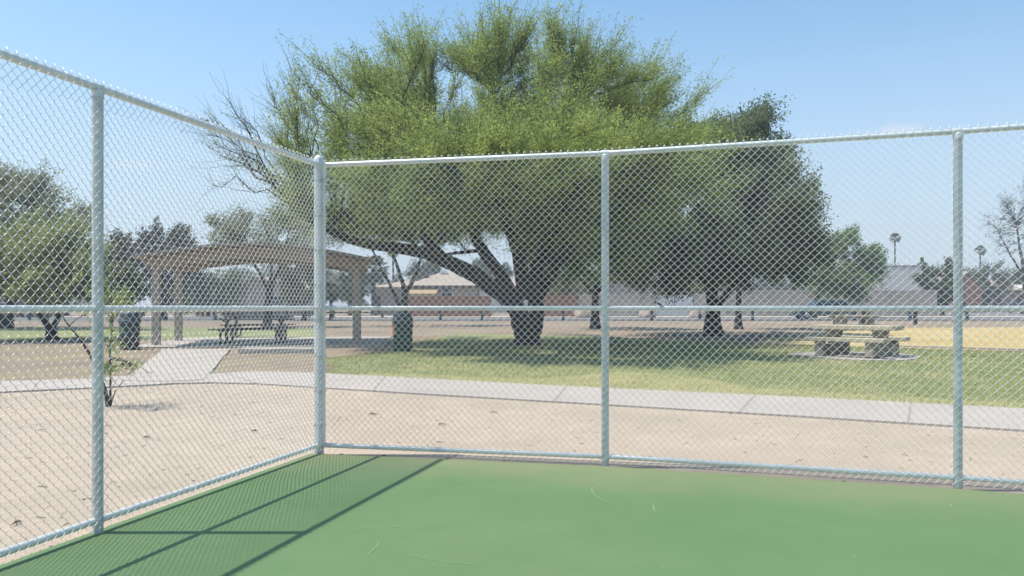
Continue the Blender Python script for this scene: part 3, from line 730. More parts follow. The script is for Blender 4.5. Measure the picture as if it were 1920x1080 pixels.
# bare tree at the right edge
Y = 95
bb = gp(1925, Y)
make_tree('bare_tree', 'nearly leafless grey tree at the right edge', bb,
          [([bb, Q(1922, 540), Q(1915, 480), Q(1905, 420)], .3, .07), ([Q(1920, 520), Q(1890, 470), Q(1870, 430)], .14, .04), ([Q(1920, 520), Q(1950, 450), Q(1960, 400)], .14, .04)],
          px_ells(Y, [(1915, 420, 55, 55, 0, 3.5, 2), (1940, 390, 40, 45, 0, 3, 1)]), n_branch=120, n_spray=900, per=3, ll=.2, lw=.08, slen=1.5, leaf='purple', bark='bark_grey', seed=51, twig_r=.016, brad=.025)

# hedgerow of far trees closing the horizon
protos = []
GF = 'far tree line along the horizon'
labs = ['distant tree in the low dark row along the horizon']
k = 0
for i, u in enumerate(range(-260, 2260, 62)):
    Yd = 150 + (i * 37) % 30
    if len(protos) < 3:
        t = bg_tree('far_tree', labs[0], u, Yd, 508 + (i * 17) % 14, 572, 50, ['hedge', 'far', 'grey'][i % 3], 60 + i, GF, 340, ll=.4, lw=.22, per=26)
        protos.append(t)
    else:
        t = copy_tree(protos[i % 3]); t.location = gp(u, Yd); t.rotation_euler = (0, 0, i * 1.3); s_ = .85 + ((i * 29) % 10) / 28; t.scale = (s_, s_, s_)

# palms
def palm(name, label, u, Yd, vbase, vtop, half, leaf, seed, dead=False, nf=34, group=None, skirt=True):
    rg = np.random.default_rng(seed)
    b_ = gp(u, Yd); top = P(u, vtop, Yd); Rr = half * Yd / F
    t = thing(name, b_, label, 'palm tree', group)
    hh = top.z - b_.z; q = np.array([(0, 0, -.1), (.05, 0, hh * .35), (.0, .03, hh * .7), (0, 0, hh)], float)
    tr = max(.1, Rr * .13)
    v, f_ = tubes(q[None], np.array([[tr * 1.3, tr, tr * .9, tr]]), 10); link('trunk', np_mesh('trunk', v, f_, True), M['bark_grey'], t)
    ac = Acc()
    for i in range(nf):
        a = rg.uniform(0, 2 * PI); e = rg.uniform(-.9, 1.35) if not dead else rg.uniform(-1.4, -.3)
        d = np.array([math.cos(a) * math.cos(e), math.sin(a) * math.cos(e), math.sin(e)])
        st = np.array([0, 0, hh]); c = st + d * Rr * .55          # fan hub
        v, f_ = tubes(np.stack([st, (st + c) / 2 + [0, 0, .02], c])[None], np.array([[.02, .015, .012]]) * max(1, Rr), 3)
        ac.add(v, f_, np.full(len(v), .5))
        side = np.cross(d, [0, 0, 1.0]); side /= np.linalg.norm(side) + 1e-6; upv = np.cross(side, d)
        m_ = 15; an = np.linspace(-1.35, 1.35, m_)
        dr = np.cos(an)[:, None] * d + np.sin(an)[:, None] * side
        ln = Rr * (.36 + .12 * np.cos(an))[:, None]; w_ = np.cross(dr, upv); w_ /= np.linalg.norm(w_, axis=1, keepdims=True)
        tip = c + dr * ln + np.array([0, 0, -1]) * ln * .25; mid = c + dr * ln * .55; ww = Rr * .035
        V = np.stack([np.broadcast_to(c, tip.shape), mid + w_ * ww, tip, mid - w_ * ww], 1).reshape(-1, 3)
        ac.add(V, np.arange(4 * m_).reshape(-1, 4), np.repeat(rg.random() * .7 + .3 * rg.random(m_), 4))
    link('crown', ac.mesh('crown'), L[leaf], t)
    return t
palm('fan_palm', 'bushy fan palm beside the left end of the pink house', 700, 88, 580, 506, 34, 'palm', 1, nf=60)
palm('dead_palm', 'dried pale palm with hanging fronds above the house roof', 737, 110, 560, 468, 15, 'deadpalm', 2, dead=True)
palm('tall_palm', 'thin tall palm above the pale building, taller of the two on the right', 1678, 170, 520, 446, 12, 'palm', 3, nf=60)
palm('tall_palm', 'short-topped thin palm just right of the right fence post', 1838, 190, 500, 470, 12, 'palm', 4, nf=60)
palm('fan_palm', 'low fan palm seen between the right shelter posts', 620, 60, 575, 548, 24, 'palm', 5, nf=40)

# ------------------------------------------------------------------ shelter
A = gp(293, 25.2); DX = Vector((.985, .172)).normalized(); DY = Vector((-.172, .985))
ang = math.atan2(DX.y, DX.x)
LS, WS = 6.0, 3.0
sh = thing('picnic_shelter', A, 'tan picnic shelter with a low curved roof on four square posts over a concrete pad', 'shelter', rz=ang)
zt = 2.82 - 0
pz = 2.50
for x in (0, LS):
    for y in (0, WS):
        gl = g(A.y + DX.y * x + DY.y * y) - A.z
        m = BM(); m.box((x, y, (pz + gl) / 2 + .02), (.24, .20, pz - gl), bevel=.012); m.build('post', M['shelter'], sh)
def arch(x): # roof height over the span, a shallow arch with a crest left of centre
    t = (x - LS * .5) / (LS * .5 + .5)
    return pz + .10 + .46 * (1 - abs(t) ** 1.7)
xs_ = np.linspace(-.35, LS + .35, 25)
for y in (0, WS):
    m = BM(); top = [(x, arch(x)) for x in xs_]; bot = [(x, arch(x) - (.34 if 0 < i < 24 else .16)) for i, x in enumerate(xs_)]
    m.prism(top + bot[::-1], 'y', y - .09, y + .09); m.build('roof_beam', M['shelter'], sh)
m = BM(); xr = np.linspace(-.45, LS + .45, 27)
m.prism([(x, arch(x) + .10) for x in xr] + [(x, arch(x) + .025) for x in xr[::-1]], 'y', -.95, WS + .75)
m.build('roof', M['roofsheet'], sh)
m = BM()
for x in np.linspace(.3, LS - .3, 9):
    m.box((x, WS / 2, arch(x) - .075), (.09, WS - .2, .14))
m.build('rafters', M['shelter'], sh)

# dark picnic tables below it
def dark_table(label, loc, rz):
    t = thing('picnic_table', loc, label, 'picnic table', 'dark picnic tables under the shelter', rz)
    m = BM()
    for k in range(5): m.box((0, -.31 + k * .155, .76), (2.4, .14, .045), bevel=.008)
    m.build('tabletop', M['darktbl'], t)
    for s in (-1, 1):
        m = BM()
        for k in range(2): m.box((0, s * (.62 + k * .15), .45), (2.4, .14, .045), bevel=.008)
        m.build('bench', M['darktbl'], t)
        m = BM(); m.box((s * .85, 0, .37), (.09, .09, .74)); m.box((s * .85, 0, .40), (.07, 1.6, .06)); m.box((s * .85, 0, .715), (.07, .72, .05)); m.box((s * .85, 0, .02), (.10, 1.2, .05))
        for q in (-1, 1): m.box((s * .85, q * .70, .22), (.06, .06, .42))
        m.build('leg_frame', M['darktbl'], t)
    return t
q = at(476, 646); dark_table('nearer dark slatted picnic table in the shade of the shelter', (q.x, q.y, q.z + .05), ang * .4)
q = at(486, 634); dark_table('farther dark slatted picnic table behind another under the shelter', (q.x, q.y, q.z + .05), ang * .4)
# concrete wheel stop at pad edge
q = at(519, 663)
m = BM(); m.box((0, .15, .07), (1.9, .75, .15), bevel=.02); o = m.build('concrete_step', M['concrete']); o.location = q; o.rotation_euler = (0, 0, .06)
tag(o, 'low pale concrete block lying at the front edge of the shelter pad', 'concrete block')

# ------------------------------------------------------------------ bins
def bin_(label, loc, m_body, m_lid, sticker):
    t = thing('litter_bin', loc, label, 'bin', 'domed litter bins on the lawn', .35 if sticker else 0)
    m = BM(); m.lathe([(.255, 0), (.262, .02), (.268, .40), (.272, .41), (.272, .43), (.268, .44), (.275, .76), (.285, .77), (.285, .79)], seg=32)
    m.build('body', m_body, t, True)
    m = BM(); m.lathe([(.292, .78), (.295, .80), (.295, .84), (.275, .86), (.262, 1.0), (.245, 1.055), (.20, 1.085), (.10, 1.10), (.02, 1.103)], seg=32)
    lid = m.build('lid', m_lid, t, True)
    m = BM()
    aa = -PI / 2 - (.35 if sticker else 0)
    vs = []
    for z, r in ((.885, .2765), (1.0, .2665)):
        vs.append([m.b.verts.new((r * math.cos(aa + s), r * math.sin(aa + s), z)) for s in np.linspace(-.62, .62, 9)])
    for k in range(8): m.b.faces.new((vs[0][k], vs[0][k + 1], vs[1][k + 1], vs[1][k]))
    m.build('flap', M['lidhole'] if not sticker else M['lid'], lid)
    if sticker:
        m = BM(); vs = []
        for z, r in ((.46, .2725), (.72, .2795)):
            vs.append([m.b.verts.new((r * math.cos(s), r * math.sin(s), z)) for s in np.linspace(PI * 1.02 - .35, PI * 1.26 - .35, 6)])
        for k in range(5): m.b.faces.new((vs[0][k], vs[0][k + 1], vs[1][k + 1], vs[1][k]))
        m.build('sticker', M['sticker'], t)
    return t
bin_('green round litter bin with a grey domed lid and orange sticker, behind the corner post', at(755, 659), M['bin'], M['lid'], True)
bin_('dark slate litter bin with a domed lid, left of the shelter post', at(243, 656), M['bin_grey'], M['lid'], False)

# ------------------------------------------------------------------ concrete picnic tables
def stone_table(label, loc, rz, sc=1.0):
    t = thing('concrete_picnic_table', loc, label, 'picnic table', 'concrete picnic tables on the lawn', rz)
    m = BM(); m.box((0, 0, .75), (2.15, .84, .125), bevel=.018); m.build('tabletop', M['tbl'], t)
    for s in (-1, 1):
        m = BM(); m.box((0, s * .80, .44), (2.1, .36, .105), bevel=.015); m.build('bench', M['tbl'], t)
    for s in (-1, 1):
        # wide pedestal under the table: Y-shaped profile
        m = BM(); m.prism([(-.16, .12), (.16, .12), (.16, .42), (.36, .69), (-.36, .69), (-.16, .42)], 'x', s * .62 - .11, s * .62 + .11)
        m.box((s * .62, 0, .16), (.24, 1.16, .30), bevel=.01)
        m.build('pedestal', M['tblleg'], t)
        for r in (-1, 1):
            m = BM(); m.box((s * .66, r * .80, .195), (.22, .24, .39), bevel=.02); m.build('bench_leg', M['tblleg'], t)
    t.scale = (sc, sc, sc)
    return t
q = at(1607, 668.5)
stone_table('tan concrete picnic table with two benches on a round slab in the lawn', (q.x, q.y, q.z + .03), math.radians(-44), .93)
# its slab
pts = []
for k in range(40):
    a = 2 * PI * k / 40; r = 1 + .04 * math.sin(3 * a)
    pts.append((q.x - .02 + 1.55 * r * math.cos(a), q.y + .1 + 1.5 * r * math.sin(a)))
tag(sheet('table_slab', pts, M['concrete'], dz=.03, skirt=.05), kind='structure')
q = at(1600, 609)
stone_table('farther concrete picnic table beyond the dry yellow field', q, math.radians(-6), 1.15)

# barbecue grill on a post
q = at(1716, 609)
t = thing('barbecue_grill', q, 'black park barbecue grill on a single post by the dry field', 'grill')
m = BM(); m.box((0, 0, .42), (.16, .16, .86)); m.build('post', M['grill'], t)
m = BM(); m.box((-.1, 0, .88), (.62, .46, .05)); m.box((-.1, .22, .98), (.62, .03, .24)); m.box((-.405, 0, .98), (.03, .46, .24)); m.box((.205, 0, .98), (.03, .46, .24)); m.build('firebox', M['grill'], t)
m = BM()
for k in range(9): m.box((-.36 + k * .065, -.02, 1.03), (.015, .42, .015))
m.build('grate', M['grill'], t)

# ------------------------------------------------------------------ roadside posts
q = gp(335, 58)
def blue_post(label, loc, m_, h=1.35):
    t = thing('barrier_post', loc, label, 'post', 'blue barrier posts along the road')
    m = BM(); m.box((0, 0, h / 2 - .1), (.19, .19, h + .1), bevel=.02); m.build('post', m_, t)
    m = BM(); m.box((0, 0, h + .03), (.23, .23, .05), bevel=.02); m.build('cap', m_, t)
    return t
us = [55, 88, 335, 402, 538, 673, 826, 904, 1056, 1222, 1312, 1411, 1502, 1602, 1706, 1813, 1930]
lb = ['left of the forked black trunk on the left lawn', 'just seen between the forks of the left lawn tree', 'first to the right of the left shelter posts', 'left of the dark picnic tables', 'above the right end of the dark picnic tables',
      'just right of the right shelter posts', 'in front of the brown board fence, right of the litter bin', 'in front of the brown board fence, left of the big tree trunk', 'in front of the right part of the brown board fence', 'just left of the white gate',
      'just right of the white gate, left of the dark trunk', 'right of the slim dark trunk', 'in front of the front wheel of the teal car', 'behind the tail of the teal car', 'beside the black grill', 'just right of the right fence post', 'at the right edge beside the road']
for u, l in zip(us, lb):
    blue_post('blue barrier post ' + l, gp(u, 60.2), M['blue'], 1.0)
# cable rail between them
m = BM()
for a, b_ in zip(us, us[1:]):
    pa, pb = gp(a, 60.05), gp(b_, 60.05); m.cyl(pa + Vector((.15, 0, .62)), pb + Vector((-.15, 0, .62)), .011, seg=6)
o = m.build('barrier_cable', M['gateframe']); tag(o, 'thin cable strung low between the blue roadside posts', 'cable')
# wooden rail fence across the road on the left
t = thing('rail_fence', gp(520, 72), 'low weathered wooden rail fence across the road behind the shelter', 'fence')
for u in (405, 444, 480, 520, 580, 625, 672, 717):
    p_ = gp(u, 72) - gp(520, 72)
    m = BM(); m.box((p_.x, 0, .5), (.2, .2, 1.1), bevel=.02); m.build('post', M['rustpost'], t)
a, b_ = gp(405, 72).x - gp(520, 72).x, gp(717, 72).x - gp(520, 72).x
for z in (.45, .85):
    m = BM(); m.box(((a + b_) / 2, -.13, z), (b_ - a, .06, .14)); m.build('rail', M['rustpost'], t)

# ------------------------------------------------------------------ buildings and walls
def hip(m, x0, x1, y0, y1, ze, zr, over=.5, rx=None):
    x0 -= over; x1 += over; y0 -= over; y1 += over
    d = (y1 - y0) / 2; rx = d if rx is None else rx; ym = (y0 + y1) / 2
    vs = [m.b.verts.new(p) for p in [(x0, y0, ze), (x1, y0, ze), (x1, y1, ze), (x0, y1, ze), (x0 + rx, ym, zr), (x1 - rx, ym, zr),
                                     (x0, y0, ze - .18), (x1, y0, ze - .18), (x1, y1, ze - .18), (x0, y1, ze - .18)]]
    for f in ((0, 1, 5, 4), (1, 2, 5), (2, 3, 4, 5), (3, 0, 4), (6, 7, 1, 0), (7, 8, 2, 1), (8, 9, 3, 2), (9, 6, 0, 3), (9, 8, 7, 6)): m.b.faces.new([vs[i] for i in f])
Yh = 90.0; hb = gp(800, Yh); px = lambda u, y=Yh: (u - U0) / F * y
def zz(v, y=Yh): return H - (v - V0) / F * y
house = thing('pink_house', hb, 'pink stucco house with a tan hip roof behind the brown board fence', 'house')
ox, oy, oz = hb
m = BM(); x0, x1 = px(770) - ox, px(888) - ox; m.box(((x0 + x1) / 2, 5, (zz(537) - oz) / 2 - .1), (x1 - x0, 10, zz(537) - oz + .2)); wl = m.build('wall', M['pink'], house)
m = BM(); x2, x3 = px(694) - ox, px(772) - ox; m.box(((x2 + x3) / 2, 4.6, (zz(537) - oz) / 2 - .1), (x3 - x2 - .02, 7, zz(539) - oz + .2)); m.build('wall', M['pink'], house)
m = BM(); hip(m, x0, x1, 0, 10, zz(536) - oz, zz(507) - oz, .6, rx=3.4)
rf = m.build('roof', M['roof'], house)
m = BM(); hip(m, x2 + .4, x3 + 2.0, 1.3, 8, zz(538) - oz, zz(521) - oz, .6, rx=4.2); m.build('roof', M['roof'], house)
for u, v in ((793, 518), (826, 508)):
    m = BM(); yy = (536 - v) / 29 * 5 * .9
    m.box((px(u) - ox, yy, zz(v - 1) - oz), (.75, .6, .34), bevel=.03); m.build('roof_vent', M['white'] if u == 826 else M['trim'], rf)
m = BM(); m.box((px(885) - ox, -.55, zz(537.5) - oz - .05), (.3, .06, .2)); m.box(((x0 + x1) / 2, -.64, zz(537.3) - oz), (x1 - x0 + 1.2, .05, .22)); m.build('fascia', M['trim'], house)
# awning
m = BM(); xa, xb_ = px(770) - ox, px(822) - ox
m.prism([(-.02, zz(541) - oz), (-2.6, zz(551) - oz), (-2.6, zz(556) - oz), (-.02, zz(556) - oz)], 'x', xa, xb_); m.build('patio_awning', M['tanwood'], house)
def window(parent, x, y, z, w, h, fm=M['white']):
    m = BM(); d = .06
    for sx in (-1, 1): m.box((x + sx * (w / 2 - d / 2), y, z), (d, .08, h))
    for sz in (-1, 0, 1): m.box((x, y, z + sz * (h / 2 - d / 2)), (w - 2 * d, .07, d))
    o = m.build('window', fm, parent); m = BM(); m.box((x, y + .02, z), (w - .05, .03, h - .05)); m.build('pane', M['glass'], o)
window(house, px(838) - ox, -.03, zz(548) - oz, 1.2, 1.1)
m = BM(); m.box((px(702) - ox, 1.05, 1.05), (1.0, .08, 2.1)); m.build('door', M['trim'], house)
# second house right
hb2 = gp(945, 112); h2 = thing('tan_roof_house', hb2, 'tan roofed house just visible between the big tree trunks', 'house')
m = BM(); m.box((0, 4, 1.5), (12, 8, 3.2)); m.build('wall', M['stucco'], h2); m = BM(); hip(m, -6, 6, 0, 8, zz(536, 112) - hb2.z, zz(517, 112) - hb2.z, .6); m.build('roof', M['roof'], h2)
window(h2, 1.5, -.04, 1.6, 1.2, 1.1)
# house behind the shelter
hb3 = gp(505, 84); h3 = thing('grey_house', hb3, 'grey brown house with a beige low gable behind the shelter', 'house')
m = BM(); m.box((0, 4, 1.3), (6.0, 8, 2.9)); m.build('wall', M['block'], h3)
m = BM(); m.prism([(-3.6, 2.75), (-1.5, 4.05), (3.6, 2.75), (3.6, 2.55), (-1.5, 3.85), (-3.6, 2.55)], 'y', -.6, 8.6); m.build('roof', M['roof'], h3)
m = BM(); m.prism([(-2.95, 2.72), (-1.5, 3.8), (2.95, 2.72)], 'y', .02, .14); m.build('gable', M['pink'], h3)
window(h3, .9, -.04, 1.5, 1.3, 1.0)
m = BM(); m.box((0, .1, .95), (2.1, .2, 2.1), bevel=.01); m.box((0, .1, 2.03), (2.2, .3, .08)); o = m.build('garden_wall', M['stucco']); o.location = gp(447, 80); tag(o, 'pale beige wall panel left of the grey brown house behind the shelter', 'wall')
# brown house at far left
hb4 = gp(-20, 75); h4 = thing('brown_house', hb4, 'dark brown brick house at the far left behind the trees', 'house')
m = BM(); m.box((0, 4, 1.1), (6, 8, 2.4)); m.build('wall', M['brownhouse'], h4); m = BM(); hip(m, -3, 3, 0, 8, 2.4, 3.6, .5, rx=2.4); m.build('roof', M['roof'], h4); window(h4, 1.2, -.04, 1.3, 1.1, .9)
# board fence: two runs
def board_fence(label, u0, u1, Yd, v_top):
    a, b_ = gp(u0, Yd), gp(u1, Yd); t = thing('board_fence', a, label, 'fence', 'brown board fences by the road')
    n_ = int((b_.x - a.x) / .155); h = zz(v_top, Yd) - a.z
    m = BM(); rg = random.Random(u0)
    for k in range(n_): m.box((.08 + k * .155, rg.uniform(-.006, .006), h / 2 + .02 + rg.uniform(-.02, .02)), (.145, .022, h))
    m.build('boards', M['cedar'], t)
    for z in (.35, h * .55, h - .3):
        m = BM(); m.box(((b_.x - a.x) / 2, .045, z), (b_.x - a.x, .05, .09)); m.build('rail', M['cedar'], t)
board_fence('long brown board fence below the pink house, left of the big trunk', 764, 922, 76.5, 556)
board_fence('short brown board fence right of the big trunk', 1008, 1085, 76.5, 553)
def wall_(name, label, u0, u1, Yd, v_top, m_, th=.25, cap=True, cat='wall', v2=None):
    a, b_ = gp(u0, Yd), gp(u1, Yd); h = zz(v_top, Yd) - a.z; Lx = b_.x - a.x
    t = thing(name, a, label, cat)
    m = BM(); m.box((Lx / 2, 0, h / 2 - .1), (Lx, th, h + .2)); m.build('wall', m_, t)
    if cap: m = BM(); m.box((Lx / 2, 0, h + .04), (Lx + .06, th + .08, .08), bevel=.01); m.build('coping', m_, t)
    return t, h
wall_('block_wall', 'short beige block wall at the right end of the brown board fence', 1086, 1113, 77, 554, M['blocklight'])
wall_('block_wall', 'grey block wall between the middle fence post and the white gate', 1116, 1228, 78, 553, M['block'])
wall_('block_wall', 'short grey block wall right of the white gate, behind the dark trunk', 1301, 1358, 78, 552, M['block'])
wall_('block_wall', 'long grey block wall behind the teal car', 1359, 1756, 79, 545.5, M['block'])
wall_('beige_building', 'low beige building behind the grey block wall, left of the white gate', 1128, 1215, 92, 536, M['blocklight'], 5, True, 'building')
m = BM(); 
# white corrugated gate, two leaves
a = gp(1229, 78); t = thing('metal_gate', a, 'white corrugated metal double gate in the grey block wall', 'gate')
wv = (gp(1300, 78).x - a.x); h = zz(552, 78) - a.z
for k in range(2):
    m = BM(); n_ = 14; wl_ = wv / 2 - .05
    for j in range(n_): m.box((k * wv / 2 + .03 + (j + .5) * wl_ / n_, (j % 2) * .03, h / 2), (wl_ / n_ - .045, .03, h - .1))
    m.box((k * wv / 2 + .03 + wl_ / 2, .05, h / 2), (wl_, .02, h - .16))
    m.build('gate_leaf', M['whitemetal'], t)
m = BM()
for x in (-.03, wv + .0): m.box((x, -.05, h / 2), (.09, .12, h + .1))
m.box((wv / 2, -.05, h + .08), (wv + .15, .12, .10)); m.build('gate_frame', M['gateframe'], t)
# pale building on the right
pb = gp(1600, 96); t = thing('pale_building', pb, 'pale plain stucco building above the grey block wall on the right', 'building', rz=math.radians(-12))
hp = zz(500, 95) - pb.z
m = BM(); m.box((3.71, 4, hp / 2 - .1), (7.42, 8, hp + .2)); m.build('wall', M['stucco'], t)
m = BM(); m.box((3.71, 4, hp + .14), (7.52, 8.1, .09), bevel=.01); m.build('coping', M['stucco'], t)
# far right houses
hb5 = gp(1812, 108); h5 = thing('terracotta_house', hb5, 'small terracotta gabled house right of the hedge', 'house')
m = BM(); m.prism([(-1.5, 0), (2.0, 0), (2.0, 3.2), (0, 5.2), (-1.5, 3.8)], 'y', 0, 6); m.build('wall', M['orangewall'], h5)
m = BM(); m.prism([(-1.9, 3.65), (0, 5.45), (2.4, 3.05), (2.4, 2.9), (0, 5.22), (-1.9, 3.45)], 'y', -.3, 6.3); m.build('roof', M['roof'], h5)
hb6 = gp(1868, 122); h6 = thing('tan_house', hb6, 'pale tan house with dark doorways across the street at the right edge', 'house')
m = BM(); m.box((.5, 4, 1.5), (11, 8, 3.1)); m.build('wall', M['blocklight'], h6)
m = BM(); hip(m, -5, 6, 0, 8, 3.2, 4.9, .5); m.build('roof', M['roof'], h6)
for x, w in ((-1.5, .9), (.2, 1.2), (3.6, 1.0)): m = BM(); m.box((x, -.04, 1.2), (w, .08, 2.2)); m.build('door', M['trim'], h6)
m = BM(); m.prism([(-1, 3.9), (-1, 3.7), (-3, 3.3), (-3, 3.42)], 'x', 1.5, 5.0); m.box((3.2, -2.9, 1.7), (.1, .1, 3.3)); m.build('porch_roof', M['white'], h6)

# rocks
for u, Yd, l in ((1213, 73.5, 'pale rounded boulder by the wall, left of the white gate'), (1308, 73.5, 'pale rounded boulder right of the white gate, near the dark trunk'), (1093, 73.5, 'pale rounded boulder in front of the short beige wall')):
    b = bmesh.new(); bmesh.ops.create_icosphere(b, subdivisions=3, radius=1)
    rg = random.Random(u)
    off = Vector((rg.random() * 9, rg.random() * 9, 0))
    from mathutils import noise as mn
    for v in b.verts:
        v.co *= 1 + .28 * mn.noise(v.co * 1.3 + off); v.co.x *= .75; v.co.y *= .6; v.co.z = v.co.z * .5 + .28
    me = bpy.data.meshes.new('boulder'); b.to_mesh(me); b.free()
    for p_ in me.polygons: p_.use_smooth = True
    o = link('boulder', me, M['rock']); o.location = gp(u, Yd); tag(o, l, 'boulder', 'boulders by the wall')

# ------------------------------------------------------------------ cars
def car(label, loc, rz, m_, wagon=True, Lc=4.7):
    t = thing('parked_car', loc, label, 'car', 'cars parked by the road', rz)
    hl = Lc / 2
    # lower body: profile in x-z, extruded with rounded sides
    low = [(-hl, .42), (-hl + .05, .30), (hl - .1, .26), (hl, .40), (hl, .62), (hl - .12, .74), (hl - 1.25, .90), (-hl + .10, .96), (-hl, .80)]
    m = BM()
    sect = [(-.88, .93), (-.80, 1.0), (.80, 1.0), (.88, .93)]
    m.prism(low, 'y', -.86, .86)
    es = [e for e in m.b.edges]; bmesh.ops.bevel(m.b, geom=es, offset=.06, segments=2, affect='EDGES')
    body = m.build('body', m_, t, True)
    # cabin
    if wagon: cab = [(-hl + .22, .93), (-hl + .62, 1.40), (-hl + 1.0, 1.47), (.35, 1.47), (hl - 1.30, .89)]
    else: cab = [(-hl + .55, .93), (-hl + 1.25, 1.38), (-.2, 1.45), (.3, 1.42), (hl - 1.35, .89)]
    m = BM(); vs = []
    for s, k in ((-1, 0), (1, 1)):
        vs.append([m.b.verts.new((x, s * (.80 - .22 * (z - .9) / .57), z)) for x, z in cab])
    n_ = len(cab)
    for k in range(n_): m.b.faces.new((vs[0][k], vs[0][(k + 1) % n_], vs[1][(k + 1) % n_], vs[1][k]))
    m.b.faces.new(vs[0]); m.b.faces.new(vs[1][::-1])
    bmesh.ops.bevel(m.b, geom=m.b.edges[:], offset=.03, segments=2, affect='EDGES'); m.build('cabin', m_, t, True)
    # side windows, windscreen
    for s in (-1, 1):
        segs = ((-hl + .62, -hl + 1.22), (-hl + 1.30, -.25), (-.17, .75)) if wagon else ((-hl + 1.05, -.28), (-.2, .75))
        for a_, b__ in segs:
            m = BM()
            def yy(z): return s * (.80 - .22 * (z - .9) / .57 + .006)
            ztop = 1.38
            xb1 = b__; xt1 = min(b__, .36 + (hl - 1.3 - .36) * (1.47 - ztop) / .58 - .06) if b__ > .3 else b__
            xa1 = a_; xt0 = a_ + (.22 if a_ < -hl + 1.1 else 0)
            q_ = [(xa1, .97), (xb1, .97), (xt1, ztop), (xt0, ztop)]
            A_ = [m.b.verts.new((x, yy(z), z)) for x, z in q_]; B_ = [m.b.verts.new((x, yy(z) - s * .02, z)) for x, z in q_]
            m.b.faces.new(A_); m.b.faces.new(B_[::-1])
            for k in range(4): m.b.faces.new((A_[k], A_[(k + 1) % 4], B_[(k + 1) % 4], B_[k]))
            m.build('side_window', M['glass'], t)
    m = BM(); A_ = [m.b.verts.new(p_) for p_ in ((.45, -.54, 1.44), (.45, .54, 1.44), (hl - 1.36, .72, .945), (hl - 1.36, -.72, .945))]; m.b.faces.new(A_)
    r_ = bmesh.ops.extrude_face_region(m.b, geom=m.b.faces[:]); 
    for v in [x for x in r_['geom'] if isinstance(x, bmesh.types.BMVert)]: v.co += Vector((.02, 0, .02))
    m.build('windscreen', M['glass'], t)
    for x in (-hl + .85, hl - .92):
        for s in (-1, 1):
            m = BM(); m.cyl((x, s * .66, .32), (x, s * .885, .32), .325, seg=24); w = m.build('wheel', M['tyre'], t, True)
            m = BM(); m.cyl((x, s * .87, .32), (x, s * .895, .32), .2, .18, seg=18); m.build('rim', M['rim'], w, True)
    for s in (-1, 1):
        m = BM(); m.box((-hl + .07, s * .68, .88), (.16, .22, .24), bevel=.03); m.build('tail_light', M['red'], t)
        m = BM(); m.box((hl - .10, s * .62, .66), (.16, .34, .13), bevel=.03); m.build('headlight', M['rim'], t)
        m = BM(); m.box((.95, s * .93, 1.0), (.14, .16, .12), bevel=.03); m.build('mirror', m_, t)
    return t
car('teal estate car parked in front of the long grey wall', (gp(1541, 63.8).x, 63.8, g(63.8) + .02), PI, M['teal'])
car('black car parked by the houses at the right edge', (gp(1918, 100).x, 100, g(100) + .05), PI + .5, M['black'])
# red car glimpsed far left
car('red car half hidden behind the trees at the far left', (gp(55, 72).x, 72, g(72) + .95 * 0 + .02), -PI / 2 - .3, M['red'], False, 4.2)

def in_poly(p, poly):
    x, y = p[:, 0], p[:, 1]; r = np.zeros(len(p), bool); n_ = len(poly)
    for i in range(n_):
        (x1, y1), (x2, y2) = poly[i], poly[(i + 1) % n_]
        c = ((y1 > y) != (y2 > y)); xi = (x2 - x1) * (y - y1) / (y2 - y1 + 1e-12) + x1
        r ^= c & (x < xi)
    return r
# ------------------------------------------------------------------ small litter
rg = random.Random(4)
def twigs(name, pos, n_, sp, label, seed):
    ac = Acc(); r = np.random.default_rng(seed)
    for i in range(n_):
        c = np.array([r.normal(0, sp), r.normal(0, sp * .6), .012 + r.random() * .012]); a = r.uniform(0, PI); l = r.uniform(.02, .055)
        d = np.array([math.cos(a), math.sin(a), r.uniform(-.05, .15)]) * l
        v, f_ = tubes(np.stack([c - d, c + [0, 0, .012], c + d])[None], np.array([[.002, .005, .0015]]), 4); ac.add(v, f_)
    o = link(name, ac.mesh(name), M['debris']); o.location = pos; tag(o, label, 'leaf litter')
spots = [((926, 776), 'curled dark leaves lying on the sand beyond the back fence, the farthest clump'), ((828, 799), 'small dark leaf clump on the sand midway to the path'), ((700, 780), 'tiny dry twig clump on the sand right of the corner post'),
         ((1212, 862), 'dry twigs on the sand right of the middle fence post'), ((275, 824), 'dry twigs on the sand outside the left fence'), ((475, 812), 'small twig scraps on the sand left of the corner post'), ((27, 987), 'dry stick on the sand at the lower left')]
for i, ((u, v), l) in enumerate(spots): twigs('leaf_litter', at(u, v) + Vector((0, 0, .006)), 6, .03, l, 70 + i)
m_ = BM()
# dark dry leaf caught on the mid rail
t_ = (PTS['right'] - PTS['mid']).normalized(); pc = PTS['mid'].lerp(PTS['right'], (1258 - 1135) / 662 * .93) + inset(PTS['mid'], PTS['right'], .03)
vs = [(-.05, 0, .035), (-.02, -.012, .03), (.02, -.008, .012), (.045, 0, -.012), (.015, .01, -.004), (-.02, .012, .018)]
A_ = [m_.b.verts.new(v) for v in vs]; m_.b.faces.new(A_); r_ = bmesh.ops.extrude_face_region(m_.b, geom=m_.b.faces[:])
for v in [x for x in r_['geom'] if isinstance(x, bmesh.types.BMVert)]: v.co += Vector((0, .003, .004))
o = m_.build('dry_leaf', M['debris']); o.location = (pc.x, pc.y, 1.56); tag(o, 'dark curled leaf caught on the middle rail of the back fence', 'leaf')

